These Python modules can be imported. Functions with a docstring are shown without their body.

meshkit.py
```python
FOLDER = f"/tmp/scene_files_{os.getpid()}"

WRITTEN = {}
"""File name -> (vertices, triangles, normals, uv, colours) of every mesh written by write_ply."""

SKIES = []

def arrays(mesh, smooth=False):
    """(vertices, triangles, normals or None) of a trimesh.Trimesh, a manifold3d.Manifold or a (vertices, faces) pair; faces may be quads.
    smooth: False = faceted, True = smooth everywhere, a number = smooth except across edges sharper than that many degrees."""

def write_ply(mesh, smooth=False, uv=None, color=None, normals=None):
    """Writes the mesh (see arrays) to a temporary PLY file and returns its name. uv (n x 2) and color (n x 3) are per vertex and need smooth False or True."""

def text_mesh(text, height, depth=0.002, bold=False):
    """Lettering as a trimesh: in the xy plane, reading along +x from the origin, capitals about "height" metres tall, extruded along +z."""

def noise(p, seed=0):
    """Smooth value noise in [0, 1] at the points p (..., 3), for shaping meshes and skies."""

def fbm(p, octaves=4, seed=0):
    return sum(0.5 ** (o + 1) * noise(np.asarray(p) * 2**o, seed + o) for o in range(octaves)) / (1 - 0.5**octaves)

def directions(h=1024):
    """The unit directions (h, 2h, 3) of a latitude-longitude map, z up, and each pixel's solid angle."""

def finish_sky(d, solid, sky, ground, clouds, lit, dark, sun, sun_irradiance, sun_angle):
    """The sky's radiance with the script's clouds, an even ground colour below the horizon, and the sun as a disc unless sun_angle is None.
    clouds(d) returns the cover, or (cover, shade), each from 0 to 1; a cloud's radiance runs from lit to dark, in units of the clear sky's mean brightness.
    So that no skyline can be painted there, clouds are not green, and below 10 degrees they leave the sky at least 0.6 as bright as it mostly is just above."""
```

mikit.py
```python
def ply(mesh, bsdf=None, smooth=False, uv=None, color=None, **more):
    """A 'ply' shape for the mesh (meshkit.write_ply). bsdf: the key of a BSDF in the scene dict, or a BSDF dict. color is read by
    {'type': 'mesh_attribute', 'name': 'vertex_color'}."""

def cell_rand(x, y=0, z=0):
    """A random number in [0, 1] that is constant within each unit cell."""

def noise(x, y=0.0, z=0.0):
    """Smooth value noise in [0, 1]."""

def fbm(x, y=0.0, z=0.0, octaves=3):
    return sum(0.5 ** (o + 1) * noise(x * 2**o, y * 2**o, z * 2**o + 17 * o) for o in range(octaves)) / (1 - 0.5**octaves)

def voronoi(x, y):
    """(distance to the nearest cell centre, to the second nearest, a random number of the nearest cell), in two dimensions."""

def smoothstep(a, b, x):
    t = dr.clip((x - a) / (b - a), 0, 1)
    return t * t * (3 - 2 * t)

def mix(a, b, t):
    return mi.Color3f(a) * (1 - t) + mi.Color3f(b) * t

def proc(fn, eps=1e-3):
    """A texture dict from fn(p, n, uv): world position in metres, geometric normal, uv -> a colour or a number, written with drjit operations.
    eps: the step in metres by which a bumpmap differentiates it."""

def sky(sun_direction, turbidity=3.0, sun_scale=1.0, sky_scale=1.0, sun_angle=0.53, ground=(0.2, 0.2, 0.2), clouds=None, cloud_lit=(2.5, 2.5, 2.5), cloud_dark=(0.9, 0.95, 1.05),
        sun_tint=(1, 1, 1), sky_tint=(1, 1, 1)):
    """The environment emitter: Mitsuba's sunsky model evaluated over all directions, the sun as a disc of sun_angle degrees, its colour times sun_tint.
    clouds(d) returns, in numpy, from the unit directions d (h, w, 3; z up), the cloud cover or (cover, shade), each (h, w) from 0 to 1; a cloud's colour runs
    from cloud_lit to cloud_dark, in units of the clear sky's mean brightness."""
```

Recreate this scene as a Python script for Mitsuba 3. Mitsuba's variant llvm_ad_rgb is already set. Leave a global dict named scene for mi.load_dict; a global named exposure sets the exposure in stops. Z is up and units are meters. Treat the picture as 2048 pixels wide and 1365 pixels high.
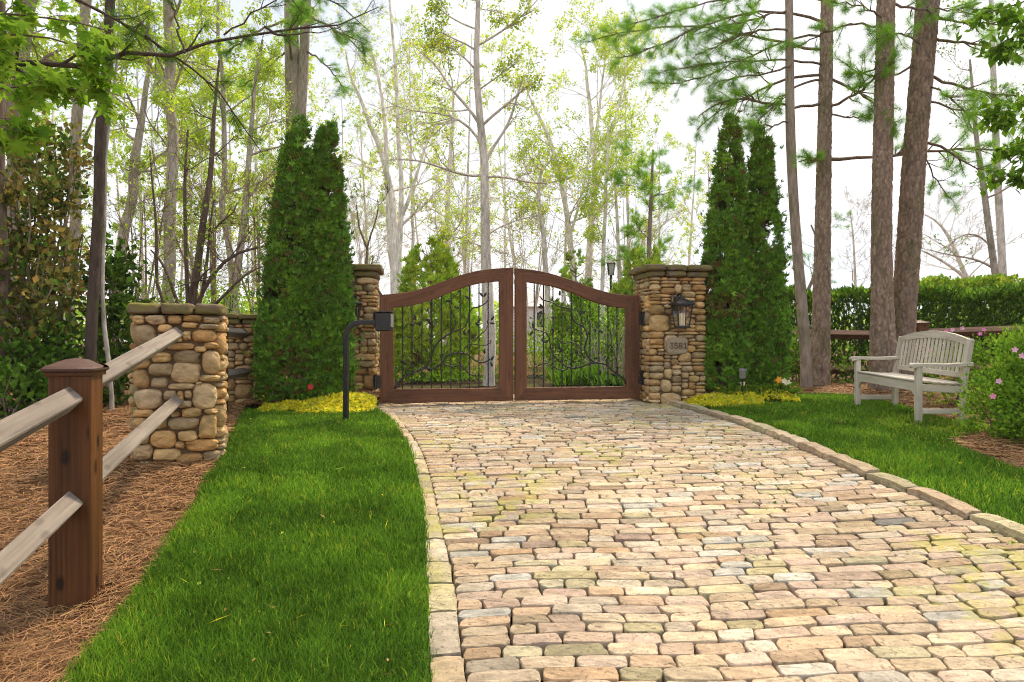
import math
import numpy as np, trimesh, shapely
import drjit as dr, mitsuba as mi, mikit, meshkit
from scipy.interpolate import PchipInterpolator
from shapely.geometry import Polygon

T = mi.ScalarTransform4f
scene, labels = {}, {}

# ---------------------------------------------------------------- camera, sky, exposure
F, CX, CY, EYE = 1400.0, 1024.0, 682.5, 1.6          # the photograph's focal length and centre in its own pixels, eye height in metres
scene['camera'] = {'type': 'perspective', 'fov': math.degrees(2 * math.atan(1024 / F)), 'fov_axis': 'x', 'near_clip': 0.05, 'far_clip': 1500.0,
                   'to_world': T().look_at(origin=[0, 0, EYE], target=[0, 1, EYE], up=[0, 0, 1])}


def cloud_cover(d):
    n = meshkit.fbm(d * 2.5, 3, 5)
    return np.clip(.35 + 1.1 * n, .62, 1), np.clip(0.3 * (n - 0.45), 0, 0.3)


scene['sky'] = mikit.sky((0.30, 0.42, 0.85), turbidity=3, sun_scale=0.7, sun_angle=10, clouds=cloud_cover, cloud_lit=(2.6, 2.6, 2.6), cloud_dark=(1.2, 1.25, 1.35), sun_tint=(1.0, 0.95, 0.85))
exposure = 2.35

# ---------------------------------------------------------------- ground profile and measuring helpers
_g = PchipInterpolator([-30, -6, 0, 2.64, 3.09, 4.05, 5.2, 6.2, 7.2, 8.6, 9.05, 10.5, 12, 16, 30, 60, 400],
                       [-2.6, -.7, 0, .32, .385, .515, .66, .72, .755, .80, .82, .855, .88, .90, .85, .7, .6])


def G(y):
    """Height of the ground: the drive climbs to a level landing at the gate."""
    return _g(np.clip(y, -30, 400))


_d = np.linspace(1.2, 60, 6000)
_py = CY + F * (EYE - G(_d)) / _d


def gp(px, py):
    """Plan position of the ground seen at a pixel of the photograph."""
    d = np.interp(-np.asarray(py, float), -_py, _d)
    return np.stack([(np.asarray(px, float) - CX) / F * d, d], -1)


def at(px, py, d):
    """Point at distance d seen at a pixel."""
    return np.array([(px - CX) / F * d, d, EYE - (py - CY) / F * d])


# ---------------------------------------------------------------- naming
_count = {}


def unique(base):
    n = _count.get(base, 0)
    _count[base] = n + 1
    return base if n == 0 else f'{base}_{n:03d}'


def thing(name, label, cat, group=None, kind=None):
    k = unique(name)
    labels[k] = {'label': label, 'category': cat}
    if group:
        labels[k]['group'] = group
    if kind:
        labels[k]['kind'] = kind
    return k


def put(name, mesh, bsdf, parent=None, smooth=False, uv=None, label=None, kind=None):
    k = unique(f'{parent}__{name}' if parent else name)
    scene[k] = mikit.ply(mesh, bsdf, smooth=smooth, uv=uv)
    if label or kind:
        labels[k] = {**({'label': label} if label else {}), **({'kind': kind} if kind else {})}
    return k


def setk(k, mesh, bsdf, smooth=False, uv=None):
    """The mesh of a thing that has no parts, or a holder's own mesh."""
    scene[k] = mikit.ply(mesh, bsdf, smooth=smooth, uv=uv)
    return k


# ---------------------------------------------------------------- materials
def pal(stops):
    """Piecewise-linear palette over [0, 1]."""
    n = len(stops) - 1

    def f(u):
        c = mi.Color3f(*stops[0])
        for i in range(n):
            t = dr.clip(u * n - i, 0, 1)
            c = c + (mi.Color3f(*stops[i + 1]) - mi.Color3f(*stops[i])) * t
        return c
    return f


LEAF = pal([(.26, .135, .068), (.20, .15, .045), (.14, .135, .035), (.055, .105, .022), (.085, .20, .024), (.19, .38, .03), (.38, .50, .06), (.72, .60, .02), (.60, .56, .45)])
# 0 straw brown, .125 olive brown, .25 dark olive, .375 dark green, .5 mid green, .625 bright green, .75 yellow green, .875 yellow, 1 pale
leaf_fn = lambda p, n, uv: LEAF(uv.x) * (0.4 + uv.y)
bark_pal = pal([(.085, .066, .055), (.25, .185, .145), (.36, .325, .29), (.58, .56, .53), (.055, .045, .035)])
# 0 dark brown, .25 pine brown, .5 grey brown, .75 pale grey, 1 near black


def bark_fn(p, n, uv):
    a = mikit.fbm(p.x * 34, p.y * 34, p.z * 7, 3)
    moss = mikit.smoothstep(.56, .75, mikit.fbm(p.x * 5, p.y * 5, p.z * 2.5, 2))
    c = bark_pal(uv.x) * (0.45 + 1.1 * a) * (.42 + uv.y)
    return mikit.mix(c, mi.Color3f(.10, .12, .04), moss * .35)


def bark_h(p, n, uv):
    return mikit.fbm(p.x * 34, p.y * 34, p.z * 7, 3)


ROCK = pal([(.55, .385, .185), (.62, .42, .19), (.48, .28, .11), (.58, .43, .24), (.36, .265, .15), (.56, .43, .27), (.46, .26, .09)])


def rock_fn(p, n, uv):
    a = mikit.fbm(p.x * 11, p.y * 11, p.z * 17, 4)
    b = mikit.noise(p.x * 90, p.y * 90, p.z * 90)
    c = ROCK(uv.x) * (0.4 + 0.7 * uv.y) * (0.42 + 1.1 * a) * (0.85 + 0.3 * b)
    lichen = mikit.smoothstep(.60, .72, mikit.fbm(p.x * 6 + 7, p.y * 6, p.z * 6, 3))
    return mikit.mix(c, mi.Color3f(.22, .22, .10), lichen * .45)


def rock_h(p, n, uv):
    return mikit.fbm(p.x * 22, p.y * 22, p.z * 26, 4)


def cap_fn(p, n, uv):
    a = mikit.fbm(p.x * 8, p.y * 8, p.z * 30, 3)
    c = mikit.mix(mi.Color3f(.085, .066, .045), mi.Color3f(.23, .18, .12), a)
    moss = mikit.smoothstep(.40, .56, mikit.fbm(p.x * 7, p.y * 7, p.z * 9 + 4, 3)) * (0.45 + 0.4 * mikit.smoothstep(-.2, .8, n.z))
    return mikit.mix(c, mi.Color3f(.17, .16, .035), moss)


COB = pal([(.54, .43, .29), (.58, .48, .35), (.50, .37, .25), (.55, .43, .34), (.60, .53, .42), (.48, .33, .20), (.52, .515, .47), (.50, .44, .26), (.53, .40, .32)])


def cob_fn(p, n, uv):
    a = mikit.fbm(p.x * 16, p.y * 30, p.z * 16, 3)
    b = mikit.noise(p.x * 160, p.y * 160, p.z * 160)
    pit = mikit.smoothstep(.66, .74, mikit.fbm(p.x * 75, p.y * 75, p.z * 75, 2))
    dirt = mikit.smoothstep(.40, .68, mikit.fbm(p.x * .9 + 3, p.y * .9, 7.7, 3))
    c = COB(uv.x) * (0.3 + 0.9 * uv.y) * (0.55 + 0.8 * a) * (0.86 + 0.28 * b) * (1 - .22 * dirt) * (1 - .35 * pit)
    m = mikit.smoothstep(.52, .72, mikit.fbm(p.x * 1.6, p.y * 1.6, 3.3, 3)) * mikit.smoothstep(.35, .7, mikit.fbm(p.x * 14, p.y * 14, 9.0, 2))
    return mikit.mix(c, mi.Color3f(.34, .33, .07), m * .6)


def cob_h(p, n, uv):
    return mikit.fbm(p.x * 38, p.y * 60, p.z * 30, 4)


def joint_fn(p, n, uv):
    a = mikit.fbm(p.x * 40, p.y * 40, 0, 3)
    moss = mikit.smoothstep(.55, .7, mikit.fbm(p.x * 3, p.y * 3, 5.0, 3))
    return mikit.mix(mi.Color3f(.030, .021, .013) * (.5 + a), mi.Color3f(.06, .07, .014), moss * .6)


def earth_fn(p, n, uv):
    a = mikit.fbm(p.x * 5, p.y * 5, 0, 4)
    b = mikit.fbm(p.x * 60, p.y * 25, 0, 2)
    c = mikit.mix(mi.Color3f(.070, .037, .020), mi.Color3f(.19, .105, .058), b)
    return c * (0.6 + 0.8 * a)


def turf_fn(p, n, uv):
    return mikit.mix(mi.Color3f(.018, .05, .008), mi.Color3f(.05, .11, .016), mikit.fbm(p.x * 12, p.y * 12, 0, 3))


def wood(c0, c1, knot=.5, dark=.6):
    """Grain along uv.x (metres), across uv.y."""
    def f(p, n, uv):
        w = uv.y + .012 * mikit.fbm(uv.x * 3, uv.y * 9, 1.0, 2)
        a = mikit.fbm(uv.x * 2.2, w * 95, p.z * .01, 3)
        b = mikit.fbm(uv.x * 1.5 + 3, uv.y * 6, 2.0, 3)
        k, _, _ = mikit.voronoi(uv.x * 3.1, uv.y * 6.5)
        kn = mikit.smoothstep(.16, .05, k) * knot
        c = mikit.mix(c0, c1, dr.clip(a * .75 + b * .5 - .15, 0, 1))
        return c * (1 - kn * dark) * (.75 + .5 * b)
    return f


def wood_h(p, n, uv):
    return mikit.fbm(uv.x * 2.5, uv.y * 120, 1.0, 3)


def mat(name, fn, rough=.8, bump=None, bump_scale=.004, eps=1e-3, spec=.3, thin=None):
    if thin is not None:
        scene[name] = {'type': 'principledthin', 'base_color': mikit.proc(fn), 'roughness': rough, 'diff_trans': thin, 'spec_trans': 0.0, 'eta': 1.25}
        return
    b = {'type': 'principled', 'base_color': mikit.proc(fn) if callable(fn) else {'type': 'rgb', 'value': list(fn)}, 'roughness': rough, 'specular': spec}
    if bump:
        b = {'type': 'bumpmap', 'arbitrary': mikit.proc(bump, eps), 'scale': bump_scale, 'bsdf': b}
    scene[name] = {'type': 'twosided', 'bsdf': b}


mat('m_leaf', leaf_fn, .5, thin=1.05)
mat('m_needle', leaf_fn, .55, thin=.9)
mat('m_scale', leaf_fn, .6, spec=.25)
mat('m_bark', bark_fn, .9, bark_h, .012, spec=.15)
mat('m_rock', rock_fn, .85, rock_h, .028, spec=.25)
mat('m_cap', cap_fn, .9, rock_h, .014, spec=.2)
mat('m_cobble', cob_fn, .85, cob_h, .014, spec=.2)
mat('m_joint', joint_fn, .95, spec=.1)
mat('m_earth', earth_fn, .95, spec=.1)
mat('m_turf', turf_fn, .95, spec=.1)
mat('m_mortar', (.15, .108, .066), .95, spec=.1)
mat('m_gate_wood', wood((.042, .016, .008), (.185, .074, .032)), .55, wood_h, .0012, spec=.35)
mat('m_post_wood', wood((.022, .008, .003), (.165, .062, .015), .95, .85), .6, wood_h, .0016, spec=.3)
mat('m_rail_wood', wood((.10, .082, .068), (.27, .24, .215), .5), .7, wood_h, .0016, spec=.3)
mat('m_dark_rail', wood((.055, .025, .018), (.16, .085, .065), .4), .7, wood_h, .0016, spec=.3)
mat('m_bench_wood', wood((.45, .405, .335), (.65, .60, .52), .25, .4), .75, wood_h, .0008, spec=.25)
mat('m_iron', (.012, .011, .012), .45, spec=.5)
mat('m_cap_metal', (.075, .038, .030), .5, spec=.4)
mat('m_charcoal', (.012, .014, .017), .4, spec=.5)
mat('m_grey', (.22, .22, .22), .5)
mat('m_wall', (.66, .67, .69), .8)
mat('m_roof', (.48, .48, .50), .8)
mat('m_plaque', lambda p, n, uv: mikit.mix(mi.Color3f(.24, .19, .13), mi.Color3f(.38, .31, .23), mikit.fbm(p.x * 30, p.y * 30, p.z * 30, 3)), .85, rock_h, .004)
mat('m_digit', (.10, .078, .052), .9)
mat('m_pink', (.72, .24, .44), .6)
mat('m_red', (.55, .03, .05), .6)
mat('m_pale_pink', (.75, .40, .62), .6)
mat('m_orange', (.80, .38, .03), .6)
mat('m_cream', (.78, .72, .50), .6)
scene['m_glass'] = {'type': 'thindielectric', 'int_ior': 1.5}
scene['m_frost'] = {'type': 'principledthin', 'base_color': {'type': 'rgb', 'value': [.62, .62, .58]}, 'roughness': .5, 'diff_trans': 1.0, 'spec_trans': 0.0, 'eta': 1.3}

# ---------------------------------------------------------------- mesh helpers


class MB:
    """Collects pieces of one mesh, each piece with its own uv."""
    def __init__(s):
        s.v, s.f, s.u, s.n = [], [], [], 0

    def add(s, v, f, uv=None):
        v = np.asarray(v, float)
        f = np.asarray(f)
        if f.shape[1] == 4:
            f = np.vstack([f[:, [0, 1, 2]], f[:, [0, 2, 3]]])
        s.v.append(v)
        s.f.append(f + s.n)
        s.u.append(np.broadcast_to(np.asarray((0, 0) if uv is None else uv, float), (len(v), 2)))
        s.n += len(v)
        return s

    def put(s, name, bsdf, parent=None, smooth=False, **kw):
        return put(name, (np.vstack(s.v), np.vstack(s.f)), bsdf, parent, smooth, np.vstack(s.u) if isinstance(smooth, bool) else None, **kw)

    def set(s, k, bsdf, smooth=False):
        return setk(k, (np.vstack(s.v), np.vstack(s.f)), bsdf, smooth, np.vstack(s.u))


def rot(a):
    c, s = math.cos(a), math.sin(a)
    return np.array([[c, -s, 0], [s, c, 0], [0, 0, 1.0]])


def beam(p0, p1, w, h, bev=.006, roll=0.0, up=(0, 0, 1), long_bev=True):
    """Bevelled timber from p0 to p1, section w (sideways) x h (up), with uv along and across the grain."""
    p0, p1 = np.asarray(p0, float), np.asarray(p1, float)
    L = np.linalg.norm(p1 - p0)
    t = (p1 - p0) / L
    u0 = np.asarray(up, float)
    if abs(t @ u0) > .95:
        u0 = np.array([0, 1.0, 0])
    s = np.cross(t, u0)
    s /= np.linalg.norm(s)
    u = np.cross(s, t)
    c, sn = math.cos(roll), math.sin(roll)
    s, u = c * s + sn * u, -sn * s + c * u
    b = min(bev, w * .3, h * .3)
    ring = np.array([[-w / 2 + b, -h / 2], [w / 2 - b, -h / 2], [w / 2, -h / 2 + b], [w / 2, h / 2 - b], [w / 2 - b, h / 2], [-w / 2 + b, h / 2], [-w / 2, h / 2 - b], [-w / 2, -h / 2 + b]])
    ks = [(0, 1 - 2 * b / min(w, h)), (b if long_bev else 0, 1), (L - (b if long_bev else 0), 1), (L, 1 - 2 * b / min(w, h))]
    v = np.vstack([p0 + t * a + (ring[:, :1] * k) * s + (ring[:, 1:] * k) * u for a, k in ks])
    f = []
    for r in range(3):
        for i in range(8):
            j = (i + 1) % 8
            f += [[r * 8 + i, r * 8 + j, r * 8 + 8 + j], [r * 8 + i, r * 8 + 8 + j, r * 8 + 8 + i]]
    for i in range(1, 7):
        f += [[0, i + 1, i], [24, 24 + i, 24 + i + 1]]
    per = np.array([0, w - 2 * b, w, w + h - 2 * b, w + h, 2 * w + h, 2 * w + h, 2 * w + 2 * h - 3 * b])
    rnd = float(abs(math.sin(p0[0] * 12.9 + p0[2] * 78.2 + p1[1] * 3.7)) * 7)
    uv = np.vstack([np.stack([np.full(8, a + rnd), per + rnd * 1.3], 1) for a, _ in ks])
    return v, np.array(f), uv


def tubes(paths, sides=5, cap=False):
    """Polylines [(points (K,3), radii (K,))] as tapered tubes: (v, f), batched by length."""
    by = {}
    for p, r in paths:
        by.setdefault(len(p), []).append((p, r))
    V, Fc, n = [], [], 0
    for K, items in by.items():
        P = np.array([p for p, _ in items], float)
        R = np.array([np.broadcast_to(r, (K,)) for _, r in items], float)
        t = np.gradient(P, axis=1)
        t /= np.linalg.norm(t, axis=2, keepdims=True) + 1e-12
        m = t.mean(1, keepdims=True)
        ref = np.where(np.abs(m[..., 2:]) < .8, np.array([0, 0, 1.0]), np.array([1.0, 0, 0]))
        a = np.cross(t, np.broadcast_to(ref, t.shape))
        a /= np.linalg.norm(a, axis=2, keepdims=True) + 1e-12
        b = np.cross(t, a)
        ang = np.arange(sides) * 2 * np.pi / sides
        v = P[:, :, None] + R[:, :, None, None] * (np.cos(ang)[None, None, :, None] * a[:, :, None] + np.sin(ang)[None, None, :, None] * b[:, :, None])
        i, j = np.meshgrid(np.arange(K - 1), np.arange(sides), indexing='ij')
        q = np.stack([i * sides + j, i * sides + (j + 1) % sides, (i + 1) * sides + (j + 1) % sides, (i + 1) * sides + j], -1).reshape(-1, 4)
        tri = np.vstack([q[:, [0, 2, 1]], q[:, [0, 3, 2]]])
        if cap:
            k0 = np.array([[0, k, k + 1] for k in range(1, sides - 1)])
            k1 = (K - 1) * sides + np.array([[0, k + 1, k] for k in range(1, sides - 1)])
            tri = np.vstack([tri, k0, k1])
        N = len(items)
        f = (tri[None] + (np.arange(N) * K * sides)[:, None, None]).reshape(-1, 3)
        V.append(v.reshape(-1, 3))
        Fc.append(f + n)
        n += N * K * sides
    return np.vstack(V), np.vstack(Fc)


def scatter(tv, tf, pos, X, Y, Z, scale, uv):
    """Copies of a small template at pos with axes X, Y, Z (N,3) and sizes (N,): (v, f, uv)."""
    tv, tf = np.asarray(tv, float), np.asarray(tf)
    N, k = len(pos), len(tv)
    s = np.broadcast_to(scale, (N,))[:, None, None]
    v = pos[:, None] + s * (tv[None, :, :1] * X[:, None] + tv[None, :, 1:2] * Y[:, None] + tv[None, :, 2:] * Z[:, None])
    f = (tf[None] + (np.arange(N) * k)[:, None, None]).reshape(-1, 3)
    return v.reshape(-1, 3), f, np.repeat(uv, k, axis=0)


def unit(v):
    return v / (np.linalg.norm(v, axis=-1, keepdims=True) + 1e-12)


def frames(rng, main, droop=0.0):
    """Leaf axes: Y along main, Z the upper side, X sideways, with a random roll."""
    Y = unit(main)
    r = unit(rng.normal(size=Y.shape) + np.array([0, 0, droop]))
    X = unit(np.cross(Y, r))
    return X, Y, np.cross(X, Y)


_w = .32
LEAF_T = (np.array([[0, 0, 0], [-_w, .45, .10], [0, 1.0, 0], [_w, .45, .10]]), np.array([[0, 2, 1], [0, 3, 2]]))
LANCE_T = (np.array([[0, 0, 0], [-.15, .45, .06], [0, 1.0, -.05], [.15, .45, .06], [0, .5, 0]]), np.array([[0, 4, 1], [1, 4, 2], [0, 3, 4], [4, 3, 2]]))
# five-lobed maple leaf
_pl = []
for _a, _r in [(-150, .30), (-115, .62), (-85, .30), (-52, .88), (-24, .40), (0, 1.0), (24, .40), (52, .88), (85, .30), (115, .62), (150, .30)]:
    _pl.append([_r * math.sin(math.radians(_a)), .35 + _r * math.cos(math.radians(_a)) * .75, -.12 * _r * _r])
MAPLE_T = (np.array([[0, .35, .03]] + _pl + [[0, 0, 0]]), np.array([[0, i + 1, i] for i in range(1, 11)] + [[0, 12, 11], [0, 1, 12]]))


def needle_tuft(rng, n=36, spread=1.15, width=.0085):
    d = unit(rng.normal(size=(n, 3)) * spread * np.array([1, .5, 1]) + np.array([0, .75, 0]))
    L = rng.uniform(.75, 1.05, n)
    s = unit(np.cross(d, rng.normal(size=(n, 3)))) * width
    o = np.stack([np.zeros(n), rng.uniform(-.35, .25, n), np.zeros(n)], 1)
    v = np.stack([o - s, o + s, o + d * L[:, None]], 1).reshape(-1, 3)
    return v, np.arange(3 * n).reshape(n, 3)


ICO1, ICO2, ICO3 = (trimesh.creation.icosphere(subdivisions=i) for i in (1, 2, 3))


def boulder(rng, half, e=2.9, amp=.17, ico=ICO2):
    """Rounded river rock: a super-ellipsoid of half sizes half, lumpy."""
    v = np.array(ico.vertices)
    n = (np.abs(v) ** e).sum(1, keepdims=True) ** (-1 / e)
    o = rng.uniform(0, 100, 3)
    k = 1 + amp * (meshkit.fbm(v * 1.3 + o, 2)[:, None] - .5) * 2 + amp * .55 * (meshkit.fbm(v * 3.6 + o, 2)[:, None] - .5)
    for _ in range(3):                              # split faces
        c_ = unit(rng.normal(size=3))
        h_ = rng.uniform(.80, .98)
        v = v - np.clip((v @ c_ - h_), 0, 1)[:, None] * c_ * .8
    sh = np.array([[1, rng.normal(0, .06), 0], [rng.normal(0, .05), 1, 0], [0, 0, 1]])
    return (v * n * k @ sh) * np.asarray(half), np.array(ico.faces)


def slab(rng, x0, x1, y0, y1, z0, z1, n=(6, 4, 2), amp=.012, e=7.0):
    """Rough-cut stone slab."""
    m = trimesh.creation.box(extents=(2, 2, 2)).subdivide().subdivide().subdivide()
    v = np.array(m.vertices)
    v = v * ((np.abs(v) ** e).sum(1, keepdims=True) ** (-1 / e))
    h = np.array([(x1 - x0) / 2, (y1 - y0) / 2, (z1 - z0) / 2])
    c = np.array([(x1 + x0) / 2, (y1 + y0) / 2, (z1 + z0) / 2])
    p = v * h + c
    o = rng.uniform(0, 50, 3)
    p += amp * 2 * (np.stack([meshkit.fbm(p * 9 + o + 17 * k, 3) for k in range(3)], 1) - .5)
    return p, np.array(m.faces)


def lathe(prof, sides=24):
    """Profile [(r, z)] about z."""
    a = np.arange(sides) * 2 * np.pi / sides
    v = np.array([[r * math.cos(t), r * math.sin(t), z] for r, z in prof for t in a])
    f = []
    for i in range(len(prof) - 1):
        for j in range(sides):
            k = (j + 1) % sides
            f += [[i * sides + j, i * sides + k, (i + 1) * sides + k], [i * sides + j, (i + 1) * sides + k, (i + 1) * sides + j]]
    return v, np.array(f)


def frustum(prof):
    """Square-plan solid: profile [(half width, z)]."""
    v = np.array([[s * x, s * y, z] for s, z in prof for x, y in ((-1, -1), (1, -1), (1, 1), (-1, 1))])
    f = []
    for i in range(len(prof) - 1):
        for j in range(4):
            k = (j + 1) % 4
            f += [[i * 4 + j, i * 4 + k, i * 4 + 4 + k], [i * 4 + j, i * 4 + 4 + k, i * 4 + 4 + j]]
    n = (len(prof) - 1) * 4
    f += [[0, 2, 1], [0, 3, 2], [n, n + 1, n + 2], [n, n + 2, n + 3]]
    return v, np.array(f)


def inside(poly, p):
    return shapely.contains_xy(poly, p[:, 0], p[:, 1])


def sample_poly(rng, poly, n):
    x0, y0, x1, y1 = poly.bounds
    p = np.column_stack([rng.uniform(x0, x1, n), rng.uniform(y0, y1, n)])
    return p[inside(poly, p)]


def sheet(poly, step, lift, bump=0.0, seed=0):
    """A sheet over the plan polygon that follows the ground."""
    poly = poly.buffer(0)
    x0, y0, x1, y1 = poly.bounds
    xs, ys = np.arange(x0, x1 + step, step), np.arange(y0, y1 + step, step)
    pts = np.array([(x, y) for x in xs for y in ys])
    pts = pts[inside(poly.buffer(-step * .3), pts)]
    edge = np.array([poly.exterior.interpolate(t).coords[0] for t in np.arange(0, poly.exterior.length, step)])
    pts = np.vstack([pts, edge])
    from scipy.spatial import Delaunay
    tri = Delaunay(pts).simplices
    c = pts[tri].mean(1)
    tri = tri[inside(poly, c)]
    a = np.cross(pts[tri[:, 1]] - pts[tri[:, 0]], pts[tri[:, 2]] - pts[tri[:, 0]])
    tri[a < 0] = tri[a < 0][:, ::-1]
    z = G(pts[:, 1]) + lift
    if bump:
        z = z + bump * meshkit.fbm(np.column_stack([pts * 3, np.zeros(len(pts))]), 3, seed)
    return np.column_stack([pts, z]), tri
# ================================================================ THE SETTING
def structure(name, label):
    k = unique(name)
    labels[k] = {'label': label, 'kind': 'structure'}
    return k


def ext(pts, ylo):
    """Extends a polyline (nearest point last) down to distance ylo."""
    pts = np.asarray(pts)
    a, b = pts[-2], pts[-1]
    t = (ylo - b[1]) / (b[1] - a[1])
    return np.vstack([pts, b + (b - a) * t])


KL_in = ext(gp([764, 781, 807, 834, 851, 863, 873, 884, 903, 912, 925], [811, 822, 851, 890, 931, 975, 1024, 1068, 1143, 1232, 1354]), 1.7)
KL_out = ext(gp([742, 757, 780, 810, 825, 835, 845, 851, 854, 856, 860], [814, 824, 841, 880, 917, 963, 1005, 1056, 1130, 1220, 1357]), 1.7)
KR_in = gp([1318, 1378, 1468, 1554, 1640, 1733, 1846, 1912, 2048, 2130], [804, 819, 846, 877, 914, 957, 998, 1029, 1084, 1118])
KR_in = ext(KR_in, 1.7)
KR_out = KR_in + np.column_stack([np.full(len(KR_in), .112), np.full(len(KR_in), .045)])


def xat(poly, y):
    o = np.argsort(poly[:, 1])
    return np.interp(y, poly[o, 1], poly[o, 0])


# ground: one sheet to the horizon
gx = np.concatenate([-np.geomspace(600, 8, 28), np.linspace(-7.5, 7.5, 31), np.geomspace(8, 600, 28)])
gy = np.concatenate([-np.geomspace(300, 6, 16), np.linspace(-5, 18, 70), np.geomspace(19, 900, 34)])
X, Y = np.meshgrid(gx, gy, indexing='ij')
nz = meshkit.fbm(np.stack([X * .25, Y * .25, X * 0], -1), 3, 3)
Z = G(Y) - .09 + np.where(Y > 11, (nz - .5) * .35 * np.clip((Y - 11) / 6, 0, 1), 0)
idx = np.arange(X.size).reshape(X.shape)
quads = np.stack([idx[:-1, :-1], idx[1:, :-1], idx[1:, 1:], idx[:-1, 1:]], -1).reshape(-1, 4)
k = structure('ground', 'brown woodland ground under the trees')
setk(k, (np.stack([X, Y, Z], -1).reshape(-1, 3), quads), 'm_earth', smooth=True)

# ---------------------------------------------------------------- driveway of stone setts
drive = structure('driveway', 'driveway of worn tan stone setts climbing to the gate')
dp = Polygon(np.vstack([KL_in + [-.03, 0], [[-1.75, 9.0], [-1.9, 15], [2.2, 15], [1.75, 9.2]], KR_in + [.03, 0]]))
v, f = sheet(dp, .25, -.014)
setk(drive, (v, f), 'm_joint', smooth=True)
rng = np.random.default_rng(11)
stones = []
vrow = 1.95
while vrow < 9.9:
    pitch = rng.uniform(.070, .088)
    al = math.tan(math.radians(np.interp(vrow, [2, 9], [3.6, 8.2])))
    yc = vrow + pitch / 2

    def warp(x, yy, al=al):
        return yy + al * (x - .5) + .018 * math.sin(x * 1.9 + vrow * 2.1) + .010 * math.sin(x * 5.3 + vrow * 7)
    xl = xat(KL_in, min(warp(-.6, yc), 8.9)) if yc < 8.7 else -1.7 + rng.uniform(-.02, .02)
    xl = xat(KL_in, min(warp(xl, yc), 8.9)) if yc < 8.7 else xl
    xr = xat(KR_in, min(warp(2.0, yc), 9.1))
    xr = xat(KR_in, min(warp(xr, yc), 9.1))
    x = xl + .006
    while x < xr - .03:
        L = float(np.clip(rng.normal(.205, .045), .12, .33))
        if xr - (x + L) < .10:
            L = xr - x - .006
            if L > .34:
                L *= .5
        stones.append((x, x + L, vrow, vrow + pitch, warp))
        x += L
    vrow += pitch


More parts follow.
